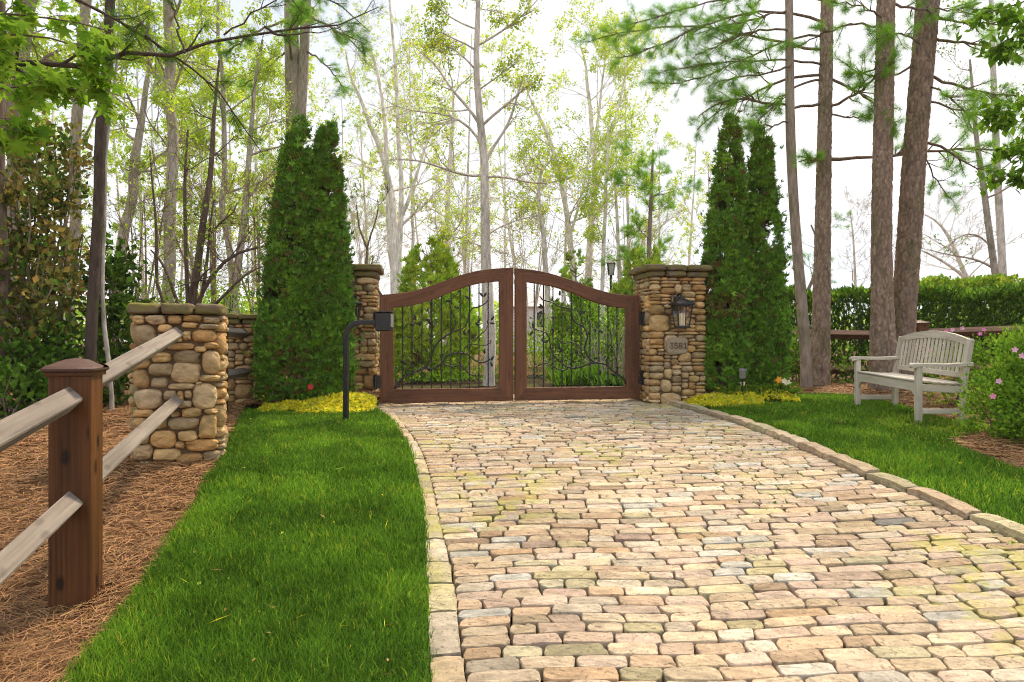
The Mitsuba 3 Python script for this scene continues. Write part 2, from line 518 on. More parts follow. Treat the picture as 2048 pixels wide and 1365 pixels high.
def sett(st, near):
    x0, x1, y0, y1, warp = st
    g = .0034
    hx, hy = (x1 - x0) / 2 - g, (y1 - y0) / 2 - .0022
    cx, cy = (x0 + x1) / 2, (y0 + y1) / 2 + rng.normal(0, .0015)
    hx, hy = hx * rng.uniform(.97, 1.0), hy * rng.uniform(.97, 1.035)
    out = []
    for sx, sy in ((1, 1), (-1, 1), (-1, -1), (1, -1)):
        a_, b_ = min(rng.gamma(2.0, .0075) + .003, hx * .5), hy * rng.uniform(.3, .95)
        c = [(sx * hx, sy * (hy - b_)), (sx * (hx - a_ * .25), sy * (hy - b_ * .35)), (sx * (hx - a_), sy * hy)]
        c = c if near else [c[0], c[2]]
        out += (c if sx * sy > 0 else c[::-1])
        if near and sx == 1 and sy == 1 or near and sx == -1 and sy == -1:
            out.append((sx * hx * rng.uniform(-.2, .2), sy * hy))
    out = np.array(out)
    n = len(out)
    sk = rng.normal(0, .006, 2)
    out[:, 0] += np.where(out[:, 0] > 0, sk[0], sk[1]) * out[:, 1] / hy + rng.normal(0, .0016, n)
    out[:, 1] += rng.normal(0, .0014, n)
    lift, tx, ty = rng.normal(0, .0028), rng.normal(0, .010), rng.normal(0, .028)
    rings = [(1.0, -.05), (1.0, -.0055), (.965 if near else .93, -.0010)] + ([(.62, .0004)] if near else [])
    vs = []
    for s, z in rings:
        q = out * (s if s == 1.0 else 1) if s == 1.0 else out - np.column_stack([np.sign(out[:, 0]) * np.minimum(np.abs(out[:, 0]), (1 - s) * hy * 2.2 + (1 - s) * .02), out[:, 1] * (1 - s) * 1.4])
        zz = np.full(n, z + lift) + (tx * q[:, 0] + ty * q[:, 1] if z > -.02 else 0) + (rng.normal(0, .0012, n) if z > -.02 else 0)
        vs.append(np.column_stack([q, zz]))
    vs.append(np.array([[0, 0, lift + .002 + rng.normal(0, .001)]]))
    v = np.vstack(vs)
    wx = v[:, 0] + cx
    wy = np.array([warp(a_, cy) for a_ in wx]) + v[:, 1]
    v = np.column_stack([wx, wy, v[:, 2] + G(wy)])
    f, R = [], len(rings)
    for r in range(R - 1):
        for i in range(n):
            j = (i + 1) % n
            f += [[r * n + i, r * n + j, (r + 1) * n + j], [r * n + i, (r + 1) * n + j, (r + 1) * n + i]]
    f += [[(R - 1) * n + i, (R - 1) * n + (i + 1) % n, R * n] for i in range(n)]
    hue = rng.choice([.02, .14, .26, .38, .5, .64, .75, .86, .98], p=[.17, .17, .11, .13, .13, .07, .07, .07, .08]) + rng.normal(0, .02)
    br = float(np.clip(rng.normal(.59, .115), .28, .92)) if rng.random() > .02 else .25
    if rng.random() < .006:
        hue, br = .75, .04
    return v, np.array(f), (float(np.clip(hue, 0, 1)), br)


def seen(st):
    x, y = (st[0] + st[1]) / 2, st[4]((st[0] + st[1]) / 2, (st[2] + st[3]) / 2)
    px, py = CX + F * x / y, CY + F * (EYE - G(y)) / y
    return -40 < px < 2090 and py < 1385, y


order = sorted([(seen(s)[1], i) for i, s in enumerate(stones) if seen(s)[0]])
nearest = {i for _, i in order[:300]}
far = MB()
for i, s in enumerate(stones):
    v, f, uv = sett(s, i in nearest or seen(s)[1] < 5.5)
    if i in nearest:
        put('stone_sett', (v, f), 'm_cobble', drive, uv=np.broadcast_to(uv, (len(v), 2)))
    else:
        far.add(v, f, uv)
far.put('far_paving', 'm_cobble', drive, kind='stuff', label='receding rows of stone setts')


# ---------------------------------------------------------------- kerbs
def resample(p, step=.02):
    s = np.concatenate([[0], np.cumsum(np.linalg.norm(np.diff(p, axis=0), axis=1))])
    t = np.arange(0, s[-1], step)
    return np.column_stack([np.interp(t, s, p[:, 0]), np.interp(t, s, p[:, 1])])


def smooth_line(p, k=9):
    q = np.pad(p, ((k, k), (0, 0)), mode='edge')
    w = np.ones(2 * k + 1) / (2 * k + 1)
    return np.column_stack([np.convolve(q[:, i], w, 'valid') for i in range(2)])


def kerb(label, inner, outer, height, round_, lens):
    kb = structure('kerb', label)
    inner, outer = smooth_line(resample(inner)), resample(outer)
    from scipy.spatial import cKDTree
    outer = smooth_line(outer[cKDTree(outer).query(inner)[1]], 12)
    i = 0
    base = MB()
    while i < len(inner) - 8:
        n = max(6, int(rng.uniform(*lens) / .02))
        j = min(i + n, len(inner) - 1)
        st = np.unique(np.linspace(i, j - 1, 6).astype(int))
        prof = [(0, -.08), (-.02, height * .35), (.0, height - round_), (round_ * .45, height - round_ * .2), (round_ * 1.1, height), (.5, height + .004), (1 - round_ * 1.1, height), (1.0, height - round_ * .6), (1.0, -.08)]
        rings, lift, jog = [], rng.normal(0, .0035), rng.normal(0, .004)
        tone = (float(rng.choice([.02, .02, .12, .14, .5, .2, .86, .90, .86])), float(np.clip(rng.normal(.57, .07), .3, .9)))
        for q, s in enumerate(st):
            endk = (q == 0) or (q == len(st) - 1)
            a, b = inner[s], outer[s]
            t = inner[min(s + 1, len(inner) - 1)] - inner[s - 1 if s else 0]
            for (u, z) in prof:
                uu = u if u in (0, 1.0, .5, -.02) else u
                w = a + (b - a) * uu + (b - a) / np.linalg.norm(b - a) * jog
                w = w + rng.normal(0, .0028, 2)
                zz = z + lift + (rng.normal(0, .0028) if z > 0 else 0) - (.012 if endk and z > height * .3 else 0)
                rings.append([w[0], w[1], G(w[1]) + zz])
        P, m = len(prof), len(st)
        f = []
        for r in range(m - 1):
            for c in range(P - 1):
                f += [[r * P + c, r * P + c + 1, (r + 1) * P + c + 1], [r * P + c, (r + 1) * P + c + 1, (r + 1) * P + c]]
        for r in (0, m - 1):
            f += [[r * P, r * P + c, r * P + c + 1] for c in range(1, P - 1)]
        v = np.array(rings)
        put('kerb_stone', (v, np.array(f)), 'm_cobble', kb, smooth=False, uv=np.broadcast_to(tone, (len(v), 2)))
        i = j
    poly = Polygon(np.vstack([inner, outer[::-1]])).buffer(-.012)
    poly = max(getattr(poly, 'geoms', [poly]), key=lambda g: g.area)
    v, f = sheet(poly, .1, height * .45 - .012)
    setk(kb, (v, f), 'm_joint')


kerb('low flat stone edging between the left lawn and the driveway', KL_in, KL_out, .018, .010, (.22, .48))
kerb('raised rounded stone kerb between the driveway and the right lawn', KR_in, KR_out, .048, .022, (.28, .58))

# ---------------------------------------------------------------- lawns and beds
lawnL = Polygon(np.vstack([KL_out[1:], gp([100, 130, 215, 265, 300, 330, 375, 395, 405, 430, 445, 470, 487, 530, 640, 735], [1420, 1365, 1260, 1200, 1140, 1090, 1040, 1000, 965, 940, 900, 850, 824, 826, 828, 826])])).buffer(0)
ro = KR_out[::-1]
lawnR = Polygon(np.vstack([ro, gp([1430, 1500, 1560, 1640, 1720, 1790, 1850, 1915, 1950, 1985, 1900, 1930, 1990, 2048, 2200], [811, 802, 797, 792, 797, 812, 832, 846, 853, 862, 884, 903, 925, 948, 1000])])).buffer(0)
lawnL = max(getattr(lawnL, 'geoms', [lawnL]), key=lambda g: g.area)
lawnR = max(getattr(lawnR, 'geoms', [lawnR]), key=lambda g: g.area)
for poly, lab in ((lawnL, 'turf under the grass left of the driveway'), (lawnR, 'turf under the grass right of the driveway')):
    k = structure('lawn', lab)
    setk(k, sheet(poly, .2, .004, .015), 'm_turf', smooth=True)


def grass(poly, label, n, seed, ymin, dry=None):
    r = np.random.default_rng(seed)
    k = thing('grass', label, 'grass', kind='stuff')
    p = sample_poly(r, poly, n)
    y = p[:, 1]
    keep = (y > ymin) & (r.random(len(p)) < np.clip((3.4 / y) ** 1.1, .22, 1))
    if dry is not None:
        keep &= r.random(len(p)) < 1 - .55 * dry(p)
    p = p[keep]
    ds = .35 + .65 * inside(poly.buffer(-.05), p)
    p = p + r.normal(0, .012, p.shape)
    n = len(p)
    cl = meshkit.fbm(np.column_stack([p * 2.2, np.zeros(n)]), 3, seed)
    cl2 = meshkit.fbm(np.column_stack([p * 9, np.zeros(n)]), 2, seed + 1)
    h = r.uniform(.035, .075, n) * (.75 + .6 * cl) * (.6 + .4 * ds)
    w = .0020 * np.clip(p[:, 1] / 3.0, 1, 3.2) * r.uniform(.7, 1.3, n)
    az = r.uniform(0, 2 * np.pi, n)
    lean = r.uniform(.1, .75, n) * h
    la = az + r.normal(0, .5, n) + (cl2 - .5) * 4
    d = np.column_stack([np.cos(la), np.sin(la), np.zeros(n)])
    s = np.column_stack([-np.sin(az), np.cos(az), np.zeros(n)]) * w[:, None]
    b = np.column_stack([p, G(p[:, 1]) + .004])
    mid = b + d * (lean * .35)[:, None] + np.array([0, 0, 1]) * (h * .6)[:, None]
    tip = b + d * lean[:, None] + np.array([0, 0, 1]) * h[:, None]
    v = np.stack([b - s, b + s, mid - s * .8, mid + s * .8, tip], 1).reshape(-1, 3)
    f = (np.array([[0, 1, 3], [0, 3, 2], [2, 3, 4]])[None] + (np.arange(n) * 5)[:, None, None]).reshape(-1, 3)
    hue = np.clip(r.normal(.545, .035, n) + (cl - .5) * .12, .4, .75)
    br = np.clip(r.normal(.51, .16, n) + (cl2 - .5) * .5 + (cl - .5) * .7, .1, 1.2)
    if dry is not None:
        q = r.random(n) < dry(p) * .8
        hue[q] = r.uniform(.62, .78, q.sum())
    o = r.random(n) < .05 + .14 * (cl > .60)
    hue[o], br[o] = r.uniform(.62, .8, o.sum()), .6
    setk(k, (v, f), 'm_leaf', uv=np.repeat(np.column_stack([hue, br]), 5, axis=0))


grass(lawnL, 'bright green turf between the wooden fence post and the driveway', 330000, 21, 2.1)
grass(lawnR, 'bright green turf in front of and under the garden bench', 200000, 22, 3.2, lambda p: np.exp(-((p[:, 0] - 4.35) ** 2 + (p[:, 1] - 6.9) ** 2) / .5))

bedL = Polygon([(-9, 1.2), (-.95, 1.2), (-.95, 1.6)] + [tuple(q) for q in gp([130, 215, 265, 300, 330, 375, 395, 405, 430, 445, 470, 487, 530, 640, 735, 757], [1365, 1260, 1200, 1140, 1090, 1040, 1000, 965, 940, 900, 850, 824, 826, 828, 826, 817])] + [(-1.66, 9.2), (-2.2, 10.4), (-9, 10.4)]).buffer(0)
bedR = Polygon([tuple(q) for q in gp([1300, 1345, 1430, 1500, 1560, 1640, 1720, 1790, 1850, 1915, 1950, 1985, 1900, 1930, 1990, 2048, 2200], [802, 806, 811, 802, 797, 792, 797, 812, 832, 846, 853, 862, 884, 903, 925, 948, 1000])] + [(6.0, 4.5), (10, 5), (10, 13), (1.8, 13), (1.72, 9.3)]).buffer(0)


def mound(p, left):
    m = .025 * meshkit.fbm(np.column_stack([p * 2.5, np.zeros(len(p))]), 3, 9)
    if left:
        m += .17 * np.exp(-(((p[:, 0] + 2.25) / .85) ** 4 + ((p[:, 1] - 8.45) / .50) ** 4)) + .05 * np.clip((-2.2 - p[:, 0]) / 1.5, 0, 1)
    else:
        m += .20 * np.exp(-(((p[:, 0] - 3.05) / .75) ** 4 + ((p[:, 1] - 9.30) / .58) ** 4)) + .05 * np.exp(-((p[:, 0] - 5.2) ** 2 + (p[:, 1] - 10.2) ** 2) / .8)
    return m


def straw(poly, label, n, seed, left):
    r = np.random.default_rng(seed)
    k = structure('straw_bed', label.replace('layer of', 'bed under the'))
    v, f = sheet(poly, .22, .0)
    v[:, 2] += mound(v[:, :2], left) - .004
    setk(k, (v, f), 'm_earth', smooth=True)
    k = thing('pine_straw', label, 'pine straw', kind='stuff')
    p = sample_poly(r, poly, n)
    y, x = p[:, 1], p[:, 0]
    px = CX + F * x / y
    p = p[(px > -150) & (px < 2200) & (y > 2.0) & (r.random(len(p)) < np.clip((3.2 / y) ** 1.3, .12, 1))]
    n = len(p)
    L = r.uniform(.07, .17, n)
    flow = meshkit.fbm(np.column_stack([p * 4, np.zeros(n)]), 2, seed) * 9
    az = flow + r.normal(0, .9, n)
    cv = r.normal(0, .5, n)
    w = .00095 * np.clip(p[:, 1] / 2.6, 1, 3.2) * r.uniform(.7, 1.2, n)
    b = np.column_stack([p, G(p[:, 1]) + mound(p, left) + r.uniform(0, .02, n)])
    pts = []
    tilt = r.normal(0, .10, n)
    for t in (-.5, 0., .5):
        a = az + cv * t
        pts.append(b + np.column_stack([np.cos(a), np.sin(a), tilt]) * (L * t)[:, None] + np.column_stack([np.zeros((n, 2)), .008 * (1 - 4 * t * t) * np.ones(n)]))
    s = np.column_stack([-np.sin(az), np.cos(az), r.normal(0, .6, n)]) * w[:, None]
    v = np.stack([pts[0] - s, pts[0] + s, pts[1] - s, pts[1] + s, pts[2] - s, pts[2] + s], 1).reshape(-1, 3)
    f = (np.array([[0, 1, 3], [0, 3, 2], [2, 3, 5], [2, 5, 4]])[None] + (np.arange(n) * 6)[:, None, None]).reshape(-1, 3)
    hue = np.clip(np.abs(r.normal(0, .030, n)), 0, .12)
    br = np.clip(r.normal(.80, .38, n), .08, 1.8)
    setk(k, (v, f), 'm_scale', uv=np.repeat(np.column_stack([hue, br]), 6, axis=0))


straw(bedL, 'layer of reddish brown pine straw around the left fence and stone pillars', 330000, 31, True)
straw(bedR, 'layer of reddish brown pine straw under the pines and behind the bench', 260000, 32, False)
# ================================================================ STONE PILLARS
rng = np.random.default_rng(5)


def pack(r, W, H, cw, ch, big=.10):
    """River stones of uneven size packed into a W x H face: [(x0, z0, x1, z1)]."""
    nx, nz = max(2, round(W / cw)), max(2, round(H / ch))
    occ = np.zeros((nz, nx), bool)
    out = []
    for z in range(nz):
        for x in range(nx):
            if occ[z, x]:
                continue
            run = 1
            while x + run < nx and not occ[z, x + run] and run < 6:
                run += 1
            if r.random() < big:
                a, b = int(r.integers(3, 6)), int(r.integers(3, 6))
            else:
                a, b = int(r.choice([2, 3, 3, 4, 5])), int(r.choice([1, 1, 2, 2]))
            a = min(a, run)
            if run - a == 1:
                a = run
            b = min(b, nz - z, max(1, a + 1))
            occ[z:z + b, x:x + a] = True
            out.append((x * W / nx, z * H / nz, (x + a) * W / nx, (z + b) * H / nz))
    return out


def pillar(name, label, c, ang, w, d, z0, z1, caps, front=None, cw=.048, ch=.043, sides=('l', 'r'), big=.1, e=3.0, capmat='m_cap'):
    """Stone pillar; c = plan position of the front left corner, ang = direction of its front; caps = [(overhang, z0, z1, slabs)]."""
    k = thing(name, label, 'pillar', 'stone fence and gate pillars')
    R = rot(ang)
    o = np.array([c[0], c[1], 0])

    def W(p):
        return np.asarray(p) @ R.T + o
    core = trimesh.creation.box(extents=(w - .07, d - .07, z1 - z0 - .01))
    put('mortar_core', (W(core.vertices + np.array([w / 2, d / 2, (z0 + z1) / 2])), core.faces), 'm_mortar', k)

    def stone(cx, cy, cz, hx, hy, hz, face):
        hue, br = rng.random(), float(np.clip(rng.normal(.62, .17), .1, 1))
        ee = rng.uniform(e - .7, e + .8)
        if face == 'f':
            v, f = boulder(rng, (hx, hy, hz), ee, ico=ICO3 if front is not None else ICO2)
            p = v + np.array([cx, cy, cz])
        else:
            v, f = boulder(rng, (hy, hx, hz), ee)
            p = v + np.array([cx, cy, cz])
        put('stone', (W(p), f), 'm_rock', k, smooth=True, uv=np.broadcast_to((hue, br), (len(p), 2)))
    H = z1 - z0
    rects = front if front is not None else [(x0 - .015, a, x1 - .015, b) for x0, a, x1, b in pack(rng, w + .03, H, cw, ch, big)]
    for x0, a, x1, b in rects:
        edge = x0 < .05 or x1 > w - .05
        dep = rng.uniform(.055, .075)
        pro = rng.uniform(.0, .018)
        stone((x0 + x1) / 2, dep - .028 - pro + .01, z0 + (a + b) / 2, (x1 - x0) / 2 * rng.uniform(.95, 1.01), dep, (b - a) / 2 * rng.uniform(.93, 1.02), 'f')
    for sd in sides:
        for x0, a, x1, b in pack(rng, d - .06, H, cw, ch, big):
            dep = rng.uniform(.045, .065)
            pro = rng.uniform(0, .014)
            cx = dep - .028 - pro if sd == 'l' else w - dep + .028 + pro
            stone(cx, .075 + (x0 + x1) / 2, z0 + (a + b) / 2, (x1 - x0) / 2 * .98, dep, (b - a) / 2 * .98, 's')
    for ov, a, b, n in caps:
        cuts = np.concatenate([[-ov], np.sort(np.linspace(-ov, w + ov, n + 1)[1:-1] + rng.uniform(-.05, .05, n - 1)), [w + ov]])
        for i in range(n):
            j = rng.normal(0, .008)
            v, f = slab(rng, cuts[i] + .003, cuts[i + 1] - .003, -ov + j, d + ov + j, a, b, amp=.014)
            put('cap_stone', (W(v), f), capmat, k, smooth=40)
    return k, W


# the fence-side pillar, its front stones where the photograph has them (measured on an enlargement)
PX = [(90, 170, 185, 240), (190, 170, 350, 240), (365, 170, 475, 235), (480, 165, 635, 215), (640, 175, 775, 228), (90, 240, 278, 412), (284, 240, 400, 302), (475, 220, 600, 265), (606, 232, 765, 276),
      (408, 305, 480, 375), (484, 290, 546, 362), (550, 280, 750, 375), (288, 308, 400, 372), (286, 378, 340, 440), (345, 383, 575, 440), (640, 378, 768, 432), (578, 408, 670, 458), (95, 416, 225, 500), (230, 460, 392, 535), (400, 445, 638, 552), (642, 442, 780, 632),
      (100, 506, 220, 584), (220, 540, 410, 642), (380, 535, 632, 697), (608, 635, 785, 692), (95, 590, 222, 732), (235, 648, 368, 737), (93, 735, 328, 895), (360, 698, 580, 752), (585, 690, 640, 715), (560, 695, 755, 905), (334, 757, 432, 830), (438, 757, 492, 835),
      (497, 755, 552, 820), (440, 838, 552, 895), (330, 838, 432, 896), (645, 905, 762, 950), (470, 895, 638, 970), (90, 900, 255, 956), (262, 900, 382, 965), (388, 922, 462, 968), (368, 965, 612, 1066), (620, 950, 757, 1142), (95, 960, 200, 1036), (206, 970, 362, 1052), (98, 1042, 222, 1162),
      (228, 1060, 432, 1206), (440, 1075, 600, 1155), (604, 1085, 660, 1143), (420, 1157, 500, 1212), (500, 1145, 762, 1240), (100, 1168, 245, 1292), (250, 1206, 470, 1302), (98, 1298, 260, 1380), (265, 1308, 425, 1390), (430, 1248, 642, 1362), (648, 1240, 780, 1335), (640, 1340, 780, 1410), (430, 1366, 632, 1420)]
S = 243.0                                       # enlargement pixels per... metres on the face: see fr()


def fr(r):
    w, zt = .60, 1.80
    x0, x1 = ((v - 84) / (778 - 84) * w for v in (r[0], r[2]))
    za, zb = (zt - (v - 160) / 3.9 / F * 5.24 for v in (r[3], r[1]))
    return x0, za - .585, x1, zb - .585


rock_front = [fr(r) for r in PX]
P1, W1 = pillar('stone_pillar', 'tan river stone pillar with mossy cap beside the nearest fence post', (-2.805, 5.157), math.radians(18), .60, .40, .585, 1.80, [(.035, 1.80, 1.885, 3)], rock_front, e=3.2)
P2, W2 = pillar('stone_pillar', 'shaded stone pillar left of the two left evergreens, with fence rails running into it', (-3.42, 8.28), math.radians(14), .66, .45, .74, 1.80, [(.03, 1.80, 1.86, 3), (.06, 1.86, 1.925, 3)], cw=.05, ch=.045, big=.06)
GA = math.atan2(9.05 - 8.6, 1.642 + 1.622)
P3, W3 = pillar('gate_pillar', 'tall stone gate pillar left of the gate, half hidden by the evergreens', (-1.724 - .66 * math.cos(GA), 8.75 - .66 * math.sin(GA)), GA, .66, .62, .72, 2.40, [(.05, 2.40, 2.475, 2), (.10, 2.475, 2.56, 2)], cw=.05, ch=.045, sides=('l', 'r'), big=.07)
P4, W4 = pillar('gate_pillar', 'tall stone gate pillar right of the gate with a carved house number', (1.744, 8.75), GA, .70, .64, .74, 2.40, [(.05, 2.40, 2.475, 3), (.10, 2.475, 2.56, 3)], cw=.047, ch=.043, big=.08)
# carved number on the right gate pillar
u0, u1, za, zb = .185, .455, 1.435, 1.648
v, f = slab(rng, u0, u1, -.055, .03, za, zb, amp=.006)
pq = put('number_plaque', (W4(v), f), 'm_plaque', P4, smooth=40, label='flat stone plaque carved with 3581')
for i, ch_ in enumerate('3581'):
    m = meshkit.text_mesh(ch_, .070, depth=.006, bold=True)
    vv = np.array(m.vertices)
    vv = np.column_stack([vv[:, 0] * 1.0 + u0 + .024 + i * .057 + .006 * (i == 3), np.full(len(vv), -.055) - vv[:, 2] + .001, vv[:, 1] + (za + zb) / 2 - .035])
    put('digit', (W4(vv), np.array(m.faces)), 'm_digit', pq)


# ================================================================ RAIL FENCES
def rail(fence, p0, p1, m='m_rail_wood', w=.084):
    v, f, uv = beam(p0, p1, w, w, .006, roll=math.pi / 4)
    put('rail', (v, f), m, fence, uv=uv)


def post(fence, c, z0, z1, w, ang, m='m_post_wood', label=None, capm='m_cap_metal'):
    b = beam((0, 0, z0), (0, 0, z1), w, w, .008, up=(0, 1, 0))
    R = rot(ang)
    o = np.array([c[0], c[1], 0])
    p = put('post', (b[0] @ R.T + o, b[1]), m, fence, uv=b[2], label=label)
    h = w / 2
    v, f = frustum([(h + .006, z1 - .022), (h + .010, z1 - .020), (h + .010, z1 - .003), (h + .006, z1)])
    put('cap_trim', (v @ R.T + o, f), 'm_post_wood', p, uv=np.column_stack([v[:, 0] + v[:, 1], v[:, 2]]))
    v, f = frustum([(h + .016, z1 - .001), (h + .021, z1 + .006), (h + .021, z1 + .014), (h + .012, z1 + .024), (.04, z1 + .052), (.004, z1 + .060)])
    put('cap', (v @ R.T + o, f), capm, p, smooth=35)


FA = math.radians(14)
fdir = np.array([-math.sin(FA), math.cos(FA)])
fl = thing('rail_fence', 'brown post and diamond rail fence in front of the left stone pillar', 'fence')
c1 = gp(95, 1225) + .0865 * np.array([math.cos(FA), math.sin(FA)]) + .0865 * fdir
post(fl, c1, .30, 1.462, .173, FA, label='dark stained square post with a low pyramid cap')
c0 = c1 - fdir * 2.55
post(fl, c0, -.1, 1.15, .173, FA)
pc = np.array(W1([.30, .02, 0]))[:2]
for hgt in (.96, .485):
    a, b = c0 + fdir * .06, c1 - fdir * .045
    rail(fl, (*a, G(a[1]) + hgt), (*b, 1.343 if hgt > .6 else .873))
    a = c1 + fdir * .05
    rail(fl, (*a, 1.375 if hgt > .6 else .905), (*pc, 1.652 if hgt > .6 else 1.150))
f2 = thing('rail_fence', 'short run of rails and a post between the two left stone pillars', 'fence')
c2 = np.array([-3.17, 7.6])
post(f2, c2, .70, 1.78, .15, FA)
pb, pe = np.array(W1([.32, .34, 0]))[:2], np.array(W2([.26, .04, 0]))[:2]
for a, b, c in ((1.67, 1.70, 1.69), (1.16, 1.22, 1.23)):
    rail(f2, (*pb, a), (*(c2 - fdir * .04), b))
    rail(f2, (*(c2 + fdir * .03), b), (*pe, c))
f3 = thing('rail_fence', 'brown rail fence behind the pines and the garden bench', 'fence')
cr, cl = np.array([6.50, 11.2]), np.array([4.57, 11.85])
post(f3, cr, .7, 1.875, .215, math.radians(14), label='orange brown post with a flat cap behind the bench')
post(f3, cl, .7, 1.70, .19, math.radians(-20))
rd = (cl - cr) / np.linalg.norm(cl - cr)
ce = cr + np.array([2.3, -.75])
post(f3, ce, .6, 1.85, .19, math.radians(14))
cw_ = cl + np.array([-1.5, .5])
for za, zb, zc, zd in ((1.680, 1.730, 1.80, 1.74), (1.122, 1.137, 1.20, 1.15)):
    rail(f3, (*(cr + rd * .05), za), (*(cl - rd * .04), zb), 'm_dark_rail', .112)
    rail(f3, (*(cr + np.array([.07, -.02])), za + .04), (*(ce - np.array([.07, -.02])), zc), 'm_dark_rail', .112)
    rail(f3, (*(cl + rd * .05), zb), (*cw_, zd), 'm_dark_rail', .112)

# ================================================================ GATE
A3, B3 = np.array([-1.622, 8.6, 0]), np.array([1.642, 9.05, 0])
gu = (B3 - A3) / np.linalg.norm(B3 - A3)
gn = np.array([-gu[1], gu[0], 0])               # away from the camera


def gs(px, py):
    """Point of the photograph on the gate's plane: (along, height)."""
    dx, dz = (np.asarray(px, float) - CX) / F, -(np.asarray(py, float) - CY) / F
    # A + s u = t (dx, 1)
    det = gu[0] * (-1) - gu[1] * (-dx)
    s = ((-A3[0]) * (-1) - (-A3[1]) * (-dx)) / det
    t = (A3[1] + s * gu[1])
    return np.stack([s, EYE + dz * t], -1)


def GW(s, z, dep):
    s, z, dep = np.broadcast_arrays(np.asarray(s, float), np.asarray(z, float), np.asarray(dep, float))
    return A3 + s[..., None] * gu + dep[..., None] * gn + z[..., None] * np.array([0, 0, 1.0])


def strip(out, inn, t, b=.006):
    """Timber between two polylines of the gate's plane, thickness t: mitred where the lines end."""
    out, inn = np.asarray(out), np.asarray(inn)
    N = len(out)
    e = unit(out - inn)
    ring = [(out - e * b, -t / 2), (out, -t / 2 + b), (out, t / 2 - b), (out - e * b, t / 2), (inn + e * b, t / 2), (inn, t / 2 - b), (inn, -t / 2 + b), (inn + e * b, -t / 2)]
    v = np.stack([GW(q[:, 0], q[:, 1], np.full(N, d)) for q, d in ring], 1).reshape(-1, 3)
    s = np.concatenate([[0], np.cumsum(np.linalg.norm(np.diff((out + inn) / 2, axis=0), axis=1))])
    wd = np.linalg.norm(out - inn, axis=1)
    per = np.stack([wd - b, wd, wd + t, wd + t + b, 2 * wd + t, 2 * wd + t + b, 0 * wd - t, 0 * wd + b], 1)
    off = rng.uniform(0, 9)
    uv = np.stack([np.repeat(s, 8) + off, per.reshape(-1) + off], 1)
    f = []
    for r in range(N - 1):
        for i in range(8):
            j = (i + 1) % 8
            f += [[r * 8 + i, r * 8 + j, r * 8 + 8 + j], [r * 8 + i, r * 8 + 8 + j, r * 8 + 8 + i]]
    for r in (0, N - 1):
        f += [[r * 8, r * 8 + i, r * 8 + i + 1] for i in range(1, 7)]
    return v, np.array(f), uv


def curve(P, n=24):
    P = np.asarray(P, float)
    s = np.concatenate([[0], np.cumsum(np.linalg.norm(np.diff(P, axis=0), axis=1))])
    t = np.linspace(0, s[-1], n)
    from scipy.interpolate import CubicSpline, PchipInterpolator as PC
    return np.column_stack([PC(s, P[:, i])(t) if len(P) < 4 else CubicSpline(s, P[:, i])(t) for i in range(P.shape[1])])


def zoomL(x, y):
    return 750 + np.asarray(x, float) / 5.248, 560 + np.asarray(y, float) / 5.248


def zoomR(x, y):
    return 1010 + np.asarray(x, float) / 4.552, 520 + np.asarray(y, float) / 4.552


def zoomT(x, y):
    return 720 + np.asarray(x, float) / 3.4133, 500 + np.asarray(y, float) / 3.4133


GT = .095


def leaf_blade(p, ang, L):
    a = np.linspace(0, np.pi, 9)
    x, wv = (1 - np.cos(a)) / 2 * L, np.sin(a) ** 1.2 * L * .21
    ca, sa = math.cos(ang), math.sin(ang)
    top = np.column_stack([x, wv])
    bot = np.column_stack([x, -wv])[::-1][1:-1]
    q = np.vstack([top, bot])
    q = np.column_stack([p[0] + q[:, 0] * ca - q[:, 1] * sa, p[1] + q[:, 0] * sa + q[:, 1] * ca])
    n = len(q)
    c = np.array([[p[0] + L / 2 * ca, p[1] + L / 2 * sa]])
    v = np.vstack([GW(q[:, 0], q[:, 1], -.013), GW(c[:, 0], c[:, 1], -.024), GW(c[:, 0], c[:, 1], -.006)])
    f = [[i, (i + 1) % n, n] for i in range(n)] + [[(i + 1) % n, i, n + 1] for i in range(n)]
    return v, np.array(f)


